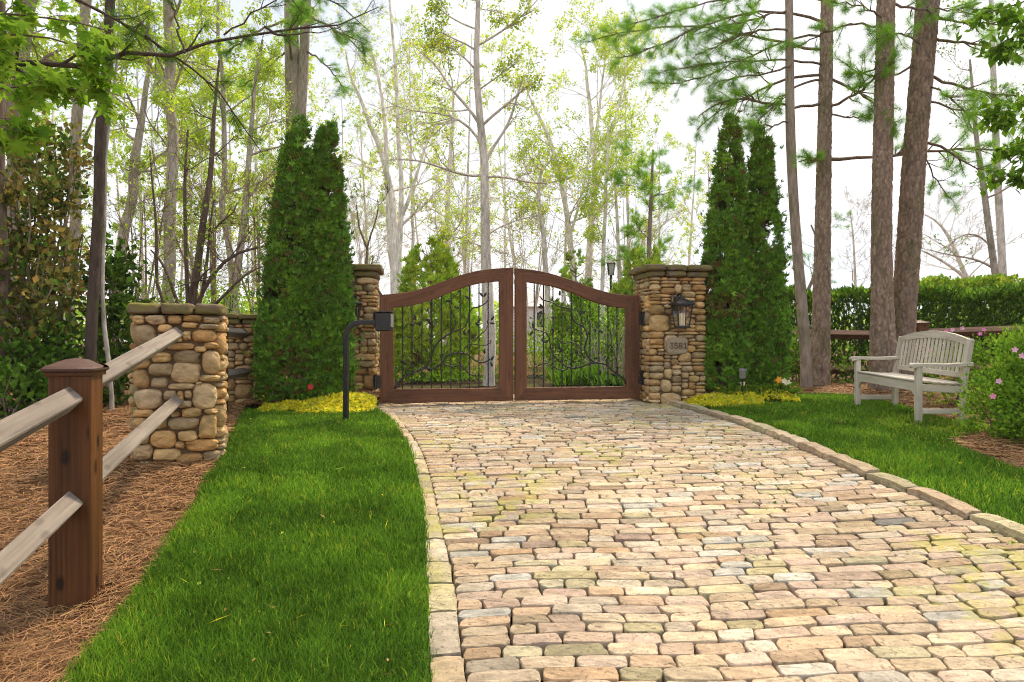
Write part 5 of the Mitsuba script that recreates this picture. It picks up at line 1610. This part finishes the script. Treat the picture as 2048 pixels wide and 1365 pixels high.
# ---------------------------------------------------------------- broadleaf branches at the picture's edges
def leafy(name, label, trunk, branches, seed, n, leaf, tpl, hue, br, spread, bark=.1):
    """A tree whose trunk stands outside the frame: trunk (foot, top, radius), branches as world polylines; leaves hang along them."""
    r = np.random.default_rng(seed)
    k = thing(name, label, 'tree')
    mb = MB()
    v, f = tubes([(np.array([trunk[0], (np.array(trunk[0]) + trunk[1]) / 2 + .05, trunk[1]]), np.array([1, .85, .6]) * trunk[2])], 10)
    mb.add(v, f, (bark, .5))
    w = Wood()
    for P, rad in branches:
        c = curve(np.asarray(P, float), 14)
        w.paths.append((c, np.linspace(rad, rad * .3, 14)))
        L = np.linalg.norm(np.diff(c, axis=0), axis=1).sum()
        ramify(w, r, c, np.linspace(rad, rad * .3, 14), spread * 2, 0, (9, 4), .5, .8, -.02, .0025, .35, 2)
    v, f = tubes(w.paths, 5)
    mb.add(v, f, (bark, .5))
    mb.put('trunk', 'm_bark', k, smooth=True)
    j = r.integers(0, len(w.twigs), n)
    Q0, Q1 = np.array([q[0] for q, _ in w.twigs]), np.array([q[-1] for q, _ in w.twigs])
    p = Q0[j] + (Q1 - Q0)[j] * (r.random(n) ** .6)[:, None] + r.normal(0, leaf * .45, (n, 3))
    main = unit(Q1 - Q0)[j] * .5 + r.normal(size=(n, 3)) * .55 + [0, 0, -.55]
    Xa, Ya, Za = frames(r, main, 2.2)
    v, f, uv = scatter(tpl[0], tpl[1], p, Xa, Ya, Za, leaf * r.uniform(.6, 1.15, n), leaf_uv(r, n, hue, .03, br, .16))
    put('crown', (v, f), 'm_leaf', k, uv=uv)


leafy('maple_tree', 'maple outside the left edge whose bright green leaves hang in the upper left corner', ([-5.0, 4.3, .4], [-4.8, 4.2, 5.2], .14),
      [([[-4.9, 4.2, 3.0], at(-150, 90, 4.4), at(0, 70, 4.5), at(90, 75, 4.6), at(160, 95, 4.7)], .018), ([[-4.9, 4.2, 2.7], at(-150, 190, 4.3), at(0, 178, 4.4), at(70, 170, 4.6), at(170, 185, 4.9)], .016), ([[-4.9, 4.2, 3.4], at(-100, 20, 4.6), at(30, 30, 4.8), at(120, 40, 5.0), at(210, 60, 5.2)], .016),
       ([[-4.9, 4.2, 2.5], at(-160, 240, 4.2), at(-20, 235, 4.3), at(40, 240, 4.4)], .012), ([[-4.9, 4.2, 2.9], at(-100, 130, 5.0), at(60, 140, 5.2), at(150, 170, 5.3), at(235, 190, 5.4)], .014)], 71, 800, .105, MAPLE_T, .645, .62, .26)
leafy('oak_tree', 'broadleaf tree outside the right edge with green leaves in the upper right corner', ([6.9, 7.6, .7], [6.5, 7.6, 6.5], .16),
      [([[6.8, 7.6, 4.6], at(2100, 60, 7.2), at(2040, 70, 7.1), at(1990, 95, 7.0)], .02), ([[6.8, 7.6, 3.8], at(2100, 190, 7.2), at(2030, 215, 7.1), at(1975, 240, 7.0)], .018), ([[6.8, 7.6, 3.2], at(2100, 330, 7.2), at(2040, 340, 7.1), at(1990, 365, 7.1)], .018), ([[6.8, 7.6, 5.2], at(2110, -20, 7.3), at(2030, 10, 7.2), at(1970, 25, 7.2)], .018), ([[6.8, 7.6, 3.5], at(2120, 270, 7.4), at(2060, 290, 7.3), at(2020, 320, 7.2)], .016)],
      72, 1500, .105, LEAF_T, .60, .50, .30)
# ---------------------------------------------------------------- shrubs
dg = lambda px, py, d: at(px, py, d)
shrub('bronze_shrub', 'tall bronze green evergreen shrub filling the left edge', 'shrub', [dg(60, 420, 7.8), dg(40, 560, 7.6), dg(110, 330, 8.2), dg(60, 300, 8.2), dg(120, 500, 8.2), dg(30, 690, 7.4), dg(90, 620, 7.8)], [(.45, .5, .6), (.5, .5, .6), (.36, .5, .5), (.45, .5, .42), (.32, .5, .6), (.4, .4, .55), (.40, .45, .5)], 3600, .10, .27, .9, 81, clumps=300, hspread=.06, clump_r=.085, stems=12, bark=.35, stem_r=.022, shell=.2)
shrub('laurel_shrub', 'dark green shrub between the dark trunk and the stone pillar', 'shrub', [dg(225, 590, 8.6), dg(245, 690, 8.4), dg(205, 760, 8.2), dg(232, 530, 8.8)], [(.26, .4, .4), (.26, .4, .5), (.35, .4, .35), (.14, .3, .25)], 1400, .115, .43, .5, 82, clumps=130, stems=5, bark=.3)
shrub('laurel_shrub', 'dark green undergrowth below the bronze shrub behind the fence', 'shrub', [dg(20, 790, 6.9), dg(110, 780, 7.4), dg(60, 730, 7.4), dg(150, 700, 7.9)], [(.4, .4, .28), (.4, .4, .3), (.45, .4, .35), (.3, .3, .35)], 1700, .10, .44, .52, 83, clumps=150, stems=6, bark=.3)
shrub('woodland_shrub', 'low yellow green scrub behind the left stone pillar', 'shrub', [dg(300, 600, 11), dg(380, 605, 11.5), dg(460, 605, 11), dg(520, 600, 12)], [(.7, .6, .45), (.7, .6, .4), (.6, .6, .35), (.6, .6, .4)], 1700, .055, .66, .45, 84, clumps=300, clump_r=.10, stems=14, bark=.5, shell=.1)
shrub('woodland_shrub', 'dark leafy undergrowth behind the fence left of the stone pillar', 'shrub', [dg(240, 770, 9.5), dg(180, 790, 9), dg(60, 760, 10), dg(300, 700, 12)], [(.35, .4, .35), (.5, .4, .3), (.9, .6, .6), (.8, .6, .6)], 1500, .10, .42, .5, 85, stems=6, bark=.3)
shrub('woodland_shrub', 'olive brown shrub with bare pale twigs behind the right gate leaf', 'shrub', [dg(1200, 700, 13.2), dg(1235, 650, 13.5), dg(1180, 640, 14), dg(1150, 720, 13.5)], [(.5, .5, .6), (.45, .5, .55), (.4, .5, .4), (.5, .5, .4)], 1300, .06, .58, .85, 86, clumps=240, stems=16, bark=.6, shell=.15)
shrub('woodland_shrub', 'pale olive shrub behind the meeting stiles of the gate', 'shrub', [dg(1075, 720, 13.8), dg(1110, 690, 14.5), dg(1005, 745, 14)], [(.45, .5, .6), (.5, .5, .6), (.4, .5, .35)], 1500, .06, .66, .62, 87, clumps=200, stems=8, bark=.5, shell=.1)
shrub('woodland_shrub', 'light green bush seen in the gap left of the gate', 'shrub', [dg(752, 730, 13.5), dg(770, 700, 15)], [(.35, .4, .5), (.5, .4, .5)], 900, .06, .63, .5, 88, stems=4)
shrub('woodland_shrub', 'sunlit green scrub below the conifer behind the left gate leaf', 'shrub', [dg(800, 760, 12.4), dg(850, 765, 12.2), dg(900, 765, 12.3), dg(945, 760, 12.6)], [(.35, .3, .22), (.35, .3, .2), (.35, .3, .2), (.3, .3, .25)], 1500, .055, .64, .42, 89, stems=5)
shrub('woodland_shrub', 'bright leafy bush between the fence rails and the right evergreens', 'shrub', [dg(1590, 720, 11.3), dg(1610, 700, 11.5), dg(1700, 740, 11.4)], [(.3, .3, .4), (.3, .3, .3), (.5, .3, .3)], 1100, .075, .58, .42, 90, stems=4)
shrub('woodland_shrub', 'low green undergrowth along the ground behind the left gate leaf', 'shrub', [dg(790, 775, 11.8), dg(840, 772, 12), dg(900, 770, 12), dg(950, 772, 12), dg(1000, 770, 12.4)], [(.35, .3, .22), (.35, .3, .25), (.4, .3, .22), (.35, .3, .3), (.35, .3, .25)], 2200, .06, .60, .5, 151, stems=5, up=.6)
shrub('woodland_shrub', 'yellow green bushes in the middle distance beyond the gate', 'shrub', [dg(800, 690, 20), dg(960, 690, 19), dg(1030, 700, 17.5), dg(1100, 680, 19), dg(1180, 690, 20), dg(1250, 680, 19), dg(880, 690, 22)], [(.9, .6, .7), (.8, .6, .6), (.5, .6, .5), (.8, .6, .8), (.9, .6, .8), (.8, .6, .9), (1., .6, .7)], 5200, .09, .68, .7, 152, stems=8, shell=.2)
# strappy bright plant behind the right leaf
r = np.random.default_rng(91)
k = thing('strap_leaved_plant', 'bright green clump of upright strap leaves behind the right gate leaf', 'plant')
n = 260
cp = np.column_stack([r.uniform((1105 - CX) / F * 11.6, (1205 - CX) / F * 11.6, n), r.normal(11.6, .2, n)])
p = np.column_stack([cp, G(cp[:, 1]) - .02])
Xa, Ya, Za = frames(r, r.normal(size=(n, 3)) * .35 + [0, 0, 1], .2)
v, f, uv = scatter(LANCE_T[0] * [.42, 1, 1], LANCE_T[1], p, Xa, Ya, Za, r.uniform(.25, .45, n), leaf_uv(r, n, .565, .02, .55, .12))
setk(k, (v, f), 'm_leaf', uv=uv)
k = thing('agave_plant', 'blue grey spiky plant behind the hinge side of the right gate leaf', 'plant')
n = 90
cp = np.column_stack([r.normal((1232 - CX) / F * 11.2, .12, n), r.normal(11.2, .10, n)])
p = np.column_stack([cp, G(cp[:, 1]) - .02])
Xa, Ya, Za = frames(r, r.normal(size=(n, 3)) * .6 + [0, 0, .9], .2)
v, f, uv = scatter(LANCE_T[0] * [.8, 1, 1], LANCE_T[1], p, Xa, Ya, Za, r.uniform(.2, .34, n), leaf_uv(r, n, .46, .01, .75, .1))
setk(k, (v, f), 'm_leaf', uv=uv)
# hedges
r = np.random.default_rng(92)


def hedge(label, x0, x1, y, dp_, zt, n, size, hue, br, seed, tpl=LANCE_T, bumps=.16):
    r = np.random.default_rng(seed)
    k = thing('hedge', label, 'hedge')
    u = r.random((n, 3))
    x = x0 + (x1 - x0) * u[:, 0]
    top = zt + bumps * (meshkit.fbm(np.column_stack([x * 1.6, x * 0, x * 0]), 3, seed) - .5) * 2
    zb = G(np.full(n, y)) + .05
    fr_ = r.random(n) < .72
    z = np.where(fr_, zb + (top - zb) * u[:, 1] ** .85, top - np.abs(r.normal(0, .10, n)))
    dy = np.where(fr_, np.abs(r.normal(0, .14, n)) + .18 * meshkit.fbm(np.column_stack([x * 2.5, z * 2.5, x * 0]), 2, seed), u[:, 2] * dp_)
    p = np.column_stack([x, y + dy, z])
    main = np.column_stack([r.normal(0, .5, n), np.where(fr_, -.45, 0) + r.normal(0, .4, n), .75 + r.normal(0, .35, n)])
    Xa, Ya, Za = frames(r, main, .5)
    t = np.clip((z - zb) / (top - zb), 0, 1)
    new = r.random(n) < .06 + .3 * (t > .88)
    uv = leaf_uv(r, n, hue, .03, br, .12)
    uv[new, 0] = r.uniform(.58, .70, new.sum())
    v, f, uv = scatter(tpl[0], tpl[1], p, Xa, Ya, Za, size * r.uniform(.65, 1.15, n), uv)
    put('foliage', (v, f), 'm_leaf', k, uv=uv)
    paths = []
    for _ in range(int((x1 - x0) * 7)):
        bx_ = r.uniform(x0, x1)
        by = y + dp_ * r.uniform(.3, .8)
        paths.append((np.array([[bx_, by, G(by) - .05], [bx_ + r.normal(0, .08), by + r.normal(0, .05), (zt + 1) / 2], [bx_ + r.normal(0, .18), by + r.normal(0, .1), zt - .1]]), np.array([.022, .015, .005])))
    v, f = tubes(paths, 5)
    put('stem', (v, f), 'm_bark', k, smooth=True, uv=np.broadcast_to((.1, .5), (len(v), 2)), kind='stuff')


hedge('clipped dark green laurel hedge behind the right rail fence', 4.6, 11.5, 12.2, .8, 2.47, 19000, .135, .47, .52, 93)
hedge('bright yellow green hedge showing above the dark hedge beside the leaning pine', 8.4, 10.6, 14.2, .8, 2.86, 3500, .11, .72, .54, 94, LEAF_T)
# azaleas with a few flowers


def flowers(k, pts, mats, seed, size=.04):
    r = np.random.default_rng(seed)
    for p, m in zip(pts, mats):
        mb = MB()
        n = unit(-np.asarray(p) * [1, 1, 0] + r.normal(0, .8, 3) + [0, 0, 1.2])
        a = unit(np.cross(n, r.normal(size=3)))
        b = np.cross(n, a)
        for q in range(5):
            t = q * 2 * np.pi / 5
            d = a * math.cos(t) + b * math.sin(t)
            s = np.cross(n, d)
            mb.add([p, p + (d * .6 - s * .38 + n * .12) * size, p + (d * 1.05 - s * .12 + n * .10) * size, p + (d * 1.05 + s * .12 + n * .10) * size, p + (d * .6 + s * .38 + n * .12) * size], [[0, 2, 1], [0, 3, 2], [0, 4, 3]])
        mb.put('flower', m, k)


az = shrub('azalea_bush', 'rounded azalea bush with few pink flowers, covering the right end of the bench', 'shrub', [(5.02, 6.30, 1.25), (4.80, 6.25, 1.02), (5.25, 6.0, 1.30), (4.86, 6.38, 1.42), (4.62, 6.02, .98), (5.0, 5.62, 1.02), (4.42, 6.35, 1.02), (4.62, 5.78, .90)], [(.55, .48, .48), (.46, .42, .38), (.6, .5, .48), (.44, .36, .34), (.50, .40, .36), (.62, .50, .46), (.32, .34, .32), (.45, .38, .28)], 20000, .046, .625, .58, 95, clumps=950, clump_r=.045, stems=12, bark=.3, shell=.6, up=.6)
flowers(az, [at(1998, 763, 5.75), at(1986, 793, 5.6), at(2030, 700, 5.7), at(2044, 712, 5.6)], ['m_pale_pink', 'm_pink', 'm_pale_pink', 'm_pale_pink'], 96, .024)
az = shrub('azalea_bush', 'azalea bush behind the right end of the bench, touching the fence', 'shrub', [(5.9, 8.35, 1.28), (5.45, 8.5, 1.15), (6.4, 8.2, 1.3)], [(.6, .55, .46), (.5, .4, .42), (.6, .55, .45)], 6500, .046, .63, .55, 97, clumps=480, clump_r=.045, stems=8, bark=.3, shell=.6, up=.6)
flowers(az, [at(1893, 663, 8.0), at(1905, 660, 8.1), at(1925, 657, 8.0), at(1960, 668, 7.8), at(1968, 660, 7.9), at(1850, 712, 8.05), at(1845, 690, 8.1), at(1860, 700, 8.1), at(1940, 680, 7.8), at(1878, 672, 8.0)], ['m_pink', 'm_pale_pink', 'm_pale_pink', 'm_pink', 'm_pink', 'm_pale_pink', 'm_pale_pink', 'm_pink', 'm_pale_pink', 'm_pale_pink'], 98, .024)

# ---------------------------------------------------------------- flower beds
def creeper(label, px, seed, left, n):
    r = np.random.default_rng(seed)
    poly = Polygon(px).buffer(.02)
    k = thing('yellow_ground_cover', label, 'ground cover', kind='stuff')
    p = sample_poly(r, poly, n)
    dist = shapely.distance(poly.exterior, shapely.points(p))
    ok = meshkit.fbm(np.column_stack([p * 3.5, np.zeros(len(p))]), 3, seed) > .30 + .08 * (dist < .06)
    p, dist = p[ok], dist[ok]
    h = .10 * np.clip(dist / .25, 0, 1) * (.6 + .8 * meshkit.fbm(np.column_stack([p * 6, np.zeros(len(p))]), 2, seed))
    p = np.column_stack([p, G(p[:, 1]) + mound(p, left) + h * r.uniform(.5, 1.05, len(p))])
    Xa, Ya, Za = frames(r, r.normal(size=p.shape) + [0, -.3, .5], 1.5)
    v, f, uv = scatter(LEAF_T[0] * [1.5, 1, 1], LEAF_T[1], p, Xa, Ya, Za, r.uniform(.018, .042, len(p)), leaf_uv(r, len(p), .83, .05, .95, .25))
    setk(k, (v, f), 'm_leaf', uv=uv)


creeper('yellow creeping ground cover at the foot of the left evergreens', [(-2.85, 7.75), (-2.3, 7.62), (-1.75, 7.66), (-1.56, 7.9), (-1.62, 8.25), (-2.0, 8.2), (-2.4, 8.05), (-2.8, 8.0)], 111, True, 10000)
creeper('yellow creeping ground cover in front of the right evergreens', [(2.12, 8.62), (2.36, 8.26), (2.8, 8.28), (3.25, 8.50), (3.55, 8.66), (3.5, 8.95), (2.9, 8.86), (2.5, 8.82), (2.25, 8.85)], 112, False, 10000)


def pansy(label, px, py, d, mats, seed, left, w=.16):
    r = np.random.default_rng(seed)
    k = thing('pansy_plant', label, 'flower')
    c = at(px, py, d)
    c[2] = G(d) + mound(np.array([[c[0], d]]), left)[0]
    n = 150
    p = c + r.normal(size=(n, 3)) * [w * .55, w * .45, 0] + np.column_stack([np.zeros((n, 2)), r.uniform(.0, .13, n)])
    Xa, Ya, Za = frames(r, r.normal(size=(n, 3)) * .7 + [0, 0, .8], .6)
    v, f, uv = scatter(LEAF_T[0], LEAF_T[1], p, Xa, Ya, Za, r.uniform(.03, .06, n), leaf_uv(r, n, .60 if mats else .64, .09, .45, .15))
    put('foliage', (v, f), 'm_leaf', k, uv=uv)
    if mats:
        flowers(k, [c + np.array([r.normal(0, w * .4), -r.uniform(0, .1), .12 + r.uniform(0, .08)]) for _ in mats], mats, seed + 1, .035)


for i, (px, d, ms, lab) in enumerate([(535, 8.12, [], 'leafy plant at the left end of the left flower bed'), (572, 8.08, ['m_cream'], 'leafy plant second from the left in the left flower bed'), (616, 8.05, ['m_red', 'm_red'], 'red flowered pansy beside the left spotlight'), (645, 8.12, [], 'leafy plant right of the red pansy in the left flower bed'), (676, 8.2, [], 'leafy plant nearest the left gate pillar')]):
    pansy(lab, px, 800, d, ms, 400 + i, True)
for i, (px, d, ms, lab) in enumerate([(1452, 8.75, [], 'leafy plant at the left end of the right flower bed'), (1478, 8.72, [], 'leafy plant in front of the right spotlight'), (1504, 8.75, ['m_cream'], 'pale flowered plant right of the right spotlight'), (1528, 8.78, [], 'leafy plant third from the right in the right flower bed'), (1549, 8.80, ['m_orange', 'm_orange'], 'orange pansy in the right flower bed'), (1561, 8.78, ['m_orange', 'm_cream', 'm_orange'], 'yellow orange pansy in the right flower bed'), (1577, 8.82, ['m_cream', 'm_cream'], 'cream pansy at the right end of the right flower bed')]):
    pansy(lab, px, 780, d, ms, 420 + i, False, .13)

# ---------------------------------------------------------------- far house and hills
k = thing('distant_house', 'pale grey house far off behind the right gate leaf', 'house')
hx, hy = (1062 - CX) / F * 55, 55.0
b = trimesh.creation.box(extents=(3.0, 4, 3.4))
put('wall', (b.vertices + [hx, hy, 2.5], b.faces), 'm_wall', k)
v = np.array([[-1.75, -2.4, 0], [1.75, -2.4, 0], [1.75, 2.4, 0], [-1.75, 2.4, 0], [-1.6, 0, 1.2], [1.6, 0, 1.2]]) + [hx, hy, 4.2]
put('roof', (v, np.array([[0, 1, 5], [0, 5, 4], [2, 3, 4], [2, 4, 5], [1, 2, 5], [3, 0, 4], [0, 3, 2], [0, 2, 1]])), 'm_roof', k)
for wx in (-.8, .8):
    b = trimesh.creation.box(extents=(.8, .06, 1.1))
    put('window', (b.vertices + [hx + wx, hy - 2.02, 3.2], b.faces), 'm_charcoal', k)


def ridge(label, y, base, amp, x0, x1, seed, hue):
    """Wooded ridge: leaf clumps on rising ground."""
    r = np.random.default_rng(seed)
    k = thing('far_woodland', label, 'woods', kind='stuff')
    n = 9000
    x = r.uniform(x0, x1, n)
    top = base + amp * meshkit.fbm(np.column_stack([x * .12, x * 0, x * 0]), 4, seed)
    z = .3 + (top - .3) * r.random(n) ** .7
    p = np.column_stack([x, y + r.normal(0, 2.5, n), z])
    Xa, Ya, Za = frames(r, r.normal(size=(n, 3)) + [0, 0, .4], 1)
    v, f, uv = scatter(LEAF_T[0] * [1.6, 1, 1], LEAF_T[1], p, Xa, Ya, Za, r.uniform(.35, .8, n), leaf_uv(r, n, hue, .05, .85, .2))
    setk(k, (v, f), 'm_leaf', uv=uv)


ridge('low pale line of far woods beyond the gate and the hedge', 62, 2.6, 4.2, -60, 70, 131, .68)

# ---------------------------------------------------------------- litter on the paving
r = np.random.default_rng(141)
k = thing('leaf_litter', 'scattered pine needles, catkins and small fallen leaves on the driveway and lawns', 'leaf litter', kind='stuff')
mb = MB()
p = sample_poly(r, dp, 9000)
p = p[(p[:, 1] > 2.2) & (p[:, 1] < 9.3)]
edge = np.minimum(np.abs(p[:, 0] - np.array([xat(KL_in, y) for y in p[:, 1]])), np.abs(p[:, 0] - np.array([xat(KR_in, y) for y in p[:, 1]])))
p = p[r.random(len(p)) < .10 + .9 * np.exp(-edge / .10)]
n = len(p)
q = np.column_stack([p, G(p[:, 1]) + .006])
az = r.uniform(0, 2 * np.pi, n)
Ya = np.column_stack([np.cos(az), np.sin(az), r.normal(0, .08, n)])
Za = unit(np.column_stack([r.normal(0, .15, (n, 2)), np.ones(n)]))
Xa = unit(np.cross(Ya, Za))
needle = r.random(n) < .55
hue = np.where(needle, r.uniform(0, .08, n), r.choice([.02, .1, .2, .66, .82], n))
uv = np.column_stack([np.clip(hue, 0, 1), r.uniform(.3, 1.0, n)])
mb.add(*scatter(LEAF_T[0] * [.055, 1, .2], LEAF_T[1], q[needle], Xa[needle], Ya[needle], Za[needle], r.uniform(.05, .13, needle.sum()), uv[needle]))
m = ~needle
mb.add(*scatter(LEAF_T[0], LEAF_T[1], q[m], Xa[m], Ya[m], Za[m], r.uniform(.010, .026, m.sum()), uv[m]))
for poly in (lawnL, lawnR):
    p = sample_poly(r, poly, 900)
    p = p[p[:, 1] > 2.2]
    n = len(p)
    Xa, Ya, Za = frames(r, r.normal(size=(n, 3)) * [1, 1, .3], 2)
    m = r.random(n) < .5
    uv = np.column_stack([r.choice([.02, .06, .1, .72, .85], n), r.uniform(.5, 1.1, n)])
    q = np.column_stack([p, G(p[:, 1]) + r.uniform(.025, .06, n)])
    mb.add(*scatter(LEAF_T[0] * [.07, 1, .2], LEAF_T[1], q[m], Xa[m], Ya[m], Za[m], r.uniform(.05, .12, m.sum()), uv[m]))
    mb.add(*scatter(LEAF_T[0], LEAF_T[1], q[~m], Xa[~m], Ya[~m], Za[~m], r.uniform(.010, .028, (~m).sum()), uv[~m]))
mb.set(k, 'm_scale')
# moss and small weeds in the joints
k = thing('joint_moss', 'yellow green moss and tiny weeds in the joints of the paving', 'moss', kind='stuff')
p = sample_poly(r, dp, 60000)
p = p[(p[:, 1] > 2.2) & (p[:, 1] < 8.5)]
f_ = meshkit.fbm(np.column_stack([p * 1.3, np.zeros(len(p))]), 3, 77)
p = p[r.random(len(p)) < np.clip((f_ - .52) * 5, 0, 1)]
n = len(p)
q = np.column_stack([p, G(p[:, 1]) - .012])
Xa, Ya, Za = frames(r, r.normal(size=(n, 3)) * .8 + [0, 0, .8], 1)
v, f, uv = scatter(LEAF_T[0] * [1.3, 1, 1], LEAF_T[1], q, Xa, Ya, Za, r.uniform(.012, .026, n), leaf_uv(r, n, .70, .05, .5, .2))
setk(k, (v, f), 'm_scale', uv=uv)


def wood_mass(label, spots, seed):
    """Woods beyond the picture's sides: trunks and leaf clumps as one mass."""
    r = np.random.default_rng(seed)
    k = thing('surrounding_woodland', label, 'woods', kind='stuff')
    paths, C = [], []
    for x, y in spots:
        h, z = r.uniform(8, 13), float(G(y)) - .2
        a = r.normal(0, .5, 2)
        P = np.array([[x, y, z], [x + a[0] * .3, y + a[1] * .3, z + h * .4], [x + a[0], y + a[1], z + h]])
        paths.append((curve(P, 8), np.linspace(r.uniform(.08, .17), .03, 8)))
        for _ in range(16):
            t = r.uniform(.25, 1)
            q, b = P[0] + (P[2] - P[0]) * t, r.uniform(0, 2 * np.pi)
            L = r.uniform(.8, 2.4) * (1.3 - .7 * t)
            e = q + [math.cos(b) * L, math.sin(b) * L, L * r.uniform(.2, .7)]
            paths.append((curve(np.array([q, (q + e) / 2 + r.normal(0, .1, 3), e]), 8), np.linspace(.03, .008, 8)))
            C += [e, (q + e) / 2]
        for _ in range(3):
            C.append(np.array([x, y, z]) + [r.normal(0, 1.2), r.normal(0, 1.2), r.uniform(.3, 1.3)])
    C = np.array(C)
    j = r.integers(0, len(C), len(C) * 42)
    p = C[j] + r.normal(size=(len(j), 3)) * [.42, .42, .30]
    Xa, Ya, Za = frames(r, r.normal(size=p.shape) + [0, 0, -.2], 1.2)
    v, f, uv = scatter(LEAF_T[0], LEAF_T[1], p, Xa, Ya, Za, r.uniform(.07, .15, len(p)), leaf_uv(r, len(p), .66, .05, .75, .2))
    put('foliage', (v, f), 'm_leaf', k, uv=uv, kind='stuff')
    v, f = tubes(paths, 6)
    put('trunk', (v, f), 'm_bark', k, smooth=True, uv=np.broadcast_to((.42, .6), (len(v), 2)), kind='stuff')


r = np.random.default_rng(160)
sp = [(-r.uniform(1.02, 1.9) * y * .80 - 1.2, y) for y in r.uniform(6, 26, 34)]
wood_mass('light green woodland beyond the left edge, behind the rail fence', sp, 161)
sp = [(r.uniform(1.02, 1.7) * y * .80 + 1.5, y) for y in r.uniform(13, 28, 22)]
wood_mass('light green woodland beyond the right edge, behind the hedge', sp, 162)
# ---------------------------------------------------------------- air
scene['haze_air'] = {'type': 'homogeneous', 'albedo': {'type': 'rgb', 'value': [.95, .95, .95]}, 'sigma_t': .0006}
scene['m_air'] = {'type': 'null'}
scene['haze'] = {'type': 'cube', 'to_world': T().translate([0, 300, 9]).scale([620, 620, 14]), 'bsdf': {'type': 'ref', 'id': 'm_air'}, 'interior': {'type': 'ref', 'id': 'haze_air'}}
labels['haze'] = {'label': 'pale spring air that lightens the far trees', 'category': 'haze', 'kind': 'stuff'}
scene['camera']['medium'] = {'type': 'ref', 'id': 'haze_air'}
